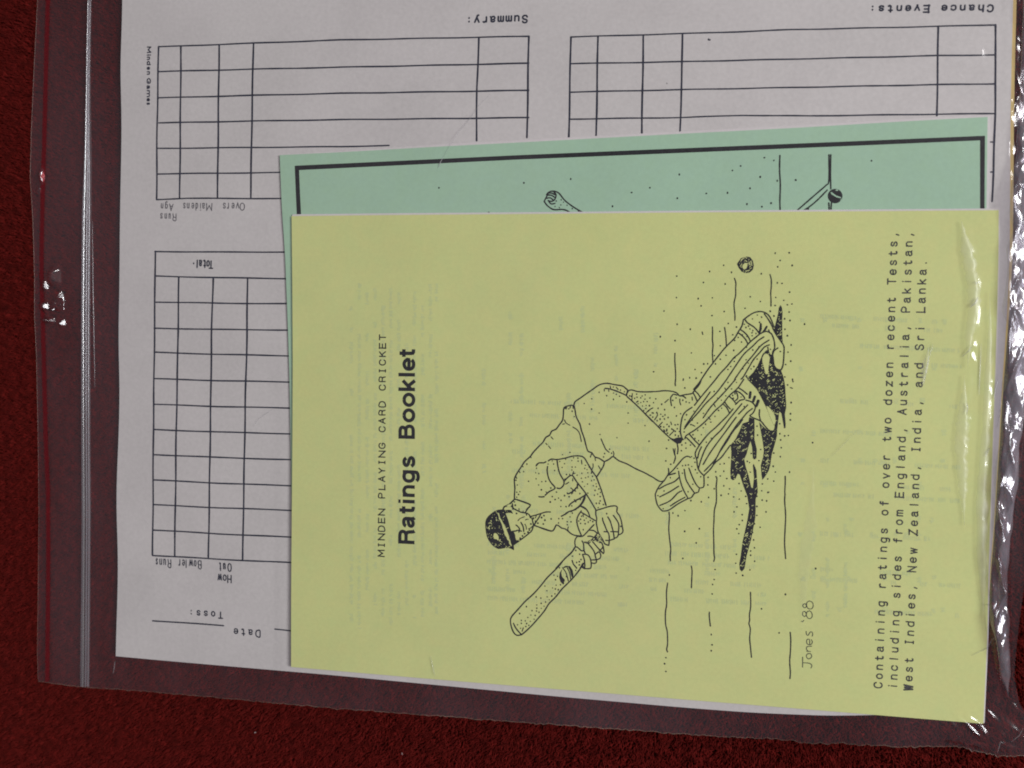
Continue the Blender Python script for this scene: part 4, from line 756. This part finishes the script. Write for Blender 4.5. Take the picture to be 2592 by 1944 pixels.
def film(name,z0,mat,top):
    E=[np.array([P2(x,y,z0) for x,y in along(e,400)]) for e in (BL,BR,BT,BB)]
    L,R,T,B=E; T[0]=L[0];T[-1]=R[0];B[0]=L[-1];B[-1]=R[-1]
    # ragged sealed edge
    n=len(B); k=np.arange(n); B[:,1]+= (RNG.normal(0,.00016,n)*np.interp(k/n,[0,.1,.6,1],[.3,.8,1.2,1.6]))*np.r_[0,np.ones(n-2),0]
    us=nonuni([(0,.04,110),(.04,.90,460),(.90,1,260)]) if top else np.linspace(0,1,160)
    vs=np.linspace(0,1,900 if top else 120)
    G=coons(L,R,T,B,0,0,us=us,vs=vs); X,Y=G[...,0],G[...,1]
    if top:
        Z=film_height(X,Y); ed=np.minimum(np.minimum((1-vs)[:,None]*.24,us[None,:]*.30),(1-us)[None,:]*.30); Z=z0+.0001+(Z-z0-.0001)*sstep(0,.0035,ed)
        Z=np.maximum(Z,z0+.0001)
        # paper footprint guard: always above what it covers
    else: Z=z0+.00012*(vnoise(X*60,Y*60,8)-.5)
    o=gridmesh(name,X,Y,Z,mat); sub(o,bag); return G,Z
G_,Z_=film('front_film',Z_BACK,M_film,True)
film('back_film',Z_BACK-.00015,M_filmb,False)
def tube(name,pts3,r,mat,parent,nseg=8,flat=1.0):
    p=np.array(pts3,float); d=np.gradient(p,axis=0); d/=np.linalg.norm(d,axis=1,keepdims=True); v=[];f=[]
    for i in range(len(p)):
        side=np.cross(d[i],[0,0,1]); side/=np.linalg.norm(side); up=np.cross(side,d[i]); rr=r[i] if hasattr(r,'__len__') else r
        for k in range(nseg): a=k*math.tau/nseg; v.append(p[i]+rr*(math.cos(a)*side+flat*math.sin(a)*up))
        if i:
            for k in range(nseg): f.append(((i-1)*nseg+k,(i-1)*nseg+(k+1)%nseg,i*nseg+(k+1)%nseg,i*nseg+k))
    o=mesh(name,v,f,mat,smooth=True); return sub(o,parent)
def hz(x,y): return float(film_height(np.array([x]),np.array([y]))[0])
ZC=[(227,-190),(225,0),(222,150),(220.5,260),(218.5,400),(216,520),(214.5,640),(213.5,800),(213.5,960),(214,1130),(215,1296),(214.5,1420),(213.5,1560),(212.5,1690),(212,1738)]
def zline(dx,n=260,dz=0):
    o=[]
    for x,y in along(ZC,n):
        q=P2(x+dx*min(1,.35+.65*sstep(200,620,y)),y,Z_BACK+.0006); o.append((q[0],q[1],Z_BACK+.0006+dz))
    return o
tube('zip_ridge',zline(-1,dz=.0003),.00020,M_ziphi,bag,12,1.6)
tube('zip_ridge',zline(4.5),.00026,M_zip,bag,12,.9)
tube('zip_ridge',zline(10.5),.00030,M_zip,bag,12,.9)
tube('zip_ridge',zline(-6),.00022,M_zip,bag,10,.6)
# broad flat web that carries the ridges
def ribbon(name,cl,hw,z,mat,n=200,guard=None):
    q=along(cl,n); v=[];f=[]
    for i,(x,y) in enumerate(q):
        for s in (-1,1):
            w_=hw(i/(n-1)) if callable(hw) else hw; a=P2(x+s*w_,y,z); zz=z if guard is None else hz(a[0],a[1])+guard; v.append((a[0],a[1],zz))
        if i: f.append((2*i-2,2*i-1,2*i+1,2*i))
    o=mesh(name,v,f,mat); return sub(o,bag)
ribbon('zip_web',[(x+2.5,y) for x,y in ZC],lambda t:5+7*sstep(.15,.4,t),Z_BACK+.0006,film_mat('zip_web_plastic',.05,.2,(.93,.92,.94),.8,(.72,.70,.76)),guard=.0001)
RL=[(122,-190),(120.5,0),(117,140),(114,280),(110,400),(107,500),(104.5,600),(104,700),(107,800),(110,900),(112.5,1000),(116,1120),(121.5,1240),(122,1400),(121,1550),(120,1726)]
ribbon('red_stripe',RL,5.2,Z_BACK+.0005,M_red,guard=.00015)
# sealed lower edge
sb=[]
Eb=G_[-1]; zb=Z_[-1]
for i in range(0,len(Eb)): sb.append((Eb[i,0],Eb[i,1],zb[i]+.00005))
rr=[.00012*(.6+.9*rnd.random()) for _ in sb]
tube('sealed_edge',sb,[r*.75 for r in rr],M_edge,bag,6)
le=[(G_[i,0,0],G_[i,0,1],Z_[i,0]+.00005) for i in range(0,len(G_),3)]
tube('cut_edge',le,.00006,M_edge,bag,5)
# sharp fold lines in the front film
def crease(pts,r0,n=30):
    q=along(pts,n); L=[]
    for i,(x,y) in enumerate(q):
        z=Z_YEL+.0003
        for _ in range(3): a=P2(x,y,z); z=hz(a[0],a[1])
        L.append((a[0],a[1],z-.00002))
    tube('crease',L,[r0*(.25+.75*math.sin(math.pi*(i+.5)/n)) for i in range(n)],M_crease,bag,6)
for pts,r in (([(1240,238),(1210,270),(1190,300),(1160,335),(1135,375),(1112,418)],.00006),([(1110,425),(1114,412),(1120,400)],.00016),
    ([(2352,900),(2345,935),(2338,975)],.00022),([(2362,870),(2352,905)],.00010),([(2468,720),(2478,712),(2482,718)],.00014),([(2455,778),(2468,768),(2476,752)],.00030),([(2436,903),(2452,888),(2465,872)],.00018),
    ([(2447,1020),(2450,1032),(2447,1050)],.00018),([(2484,870),(2482,910),(2478,1000)],.00014),([(2494,1155),(2500,1146),(2506,1132)],.00018),([(2100,1160),(2150,1110),(2170,1090)],.00005),
    ([(640,1080),(655,1060),(690,1035)],.00006),([(2524,1080),(2528,1060),(2532,1030),(2534,990)],.00016),([(2516,1010),(2520,985),(2526,960)],.00020),
    ([(2525,1905),(2533,1877),(2538,1881),(2545,1880)],.00010),([(2560,1878),(2580,1862),(2592,1840)],.00008),([(2494,1530),(2502,1531),(2507,1538)],.00022),([(2458,1660),(2500,1640),(2510,1620),(2528,1605)],.00010),([(2530,1600),(2540,1585),(2543,1578)],.00035),([(1090,1660),(1098,1700),(1101,1712)],.00010),([(291,1672),(289,1690),(286,1705)],.00014),([(234,560),(235,700),(238,860),(240,980)],.00012)):
    crease(pts,r)

# gathered second fold of film along the wrinkled side
def fold(name,pl,halfw,mat,z0,amp,nu,nv,f1,lift,t0=0,t1=1,taper=.03,seed=61):
    q=along(pl,nv); q=np.array([P2(x,y,z0) for x,y in q]); d=np.gradient(q,axis=0); d/=np.linalg.norm(d,axis=1,keepdims=True); nr=np.stack([-d[:,1],d[:,0]],1)
    t=np.linspace(0,1,nv); hw=np.interp(t,*halfw)*np.minimum(1,np.minimum(t,1-t)/taper+.02)*(.75+.5*vnoise(t*40,t*0+.5,seed)); u=np.linspace(-1,1,nu)
    hw2=hw*(.7+.6*vnoise(t*33+5,t*0+.5,seed+1))
    W_=np.where(u[None,:]<0,hw[:,None],hw2[:,None])*u[None,:]
    X=q[:,0][:,None]+nr[:,0][:,None]*W_; Y=q[:,1][:,None]+nr[:,1][:,None]*W_
    Z=film_height(X,Y)+.00012+lift*(1-u[None,:]**2)**.6*(.6+.8*ridged(X*f1+Y*f1*.35,Y*f1*.45-X*f1*.2,seed+2))+amp*ridged(X*f1*2.1-Y*f1*.6,Y*f1*.9,seed+3)*(1-u[None,:]**4)
    o=gridmesh(name,X,Y,Z,mat); return sub(o,bag)
fold('gathered_fold',BAND,([0,.22,.36,.5,.62,.75,.9,1],[.0004,.0008,.0026,.0034,.0032,.0028,.0024,.0010]),M_fold,Z_SHEET,.0002,44,1000,230,.0008)
fold('gathered_fold',[(x+ (14 if y<900 else 8),y+30) for x,y in BAND[3:-1]],([0,.4,.7,1],[.0012,.0020,.0014,.0010]),M_fold,Z_SHEET,.00012,30,700,260,.0006,seed=71)
fold('soft_fold_sheen',[(2432,560),(2448,640),(2462,720),(2464,780),(2452,850),(2448,930)],([0,.5,1],[.0016,.0018,.0007]),M_soft,Z_YEL,.00005,24,260,120,.0005,taper=.2,seed=81)  # pale strips over the folds, with their sheen put in as haze colour
fold('soft_fold_sheen',[(2440,950),(2438,1030),(2432,1120),(2436,1230),(2440,1330)],([0,.5,1],[.0011,.0018,.0006]),M_soft,Z_YEL,.00005,24,260,120,.00045,taper=.25,seed=91)
fold('soft_fold_sheen',[(2504,740),(2505,850),(2500,960),(2492,1120),(2484,1260),(2484,1380),(2486,1480),(2488,1560)],([0,.5,1],[.0007,.0012,.0015]),M_soft,Z_YEL,.00005,24,420,130,.00035,taper=.2,seed=101)
fold('soft_fold_sheen',[(2352,870),(2340,930),(2332,985)],([0,.5,1],[.0004,.0010,.0005]),M_soft,Z_YEL,.00003,16,80,220,.0002,taper=.4,seed=111)
fold('soft_fold_sheen',[(2060,1180),(2050,1330),(2035,1440),(2030,1600)],([0,.5,1],[.0008,.0018,.0008]),film_mat('film_faint_sheen',.03,.25,(1,1,1),.5,(.8,.8,.82)),Z_YEL,.00002,16,120,60,.00006,taper=.35,seed=121)
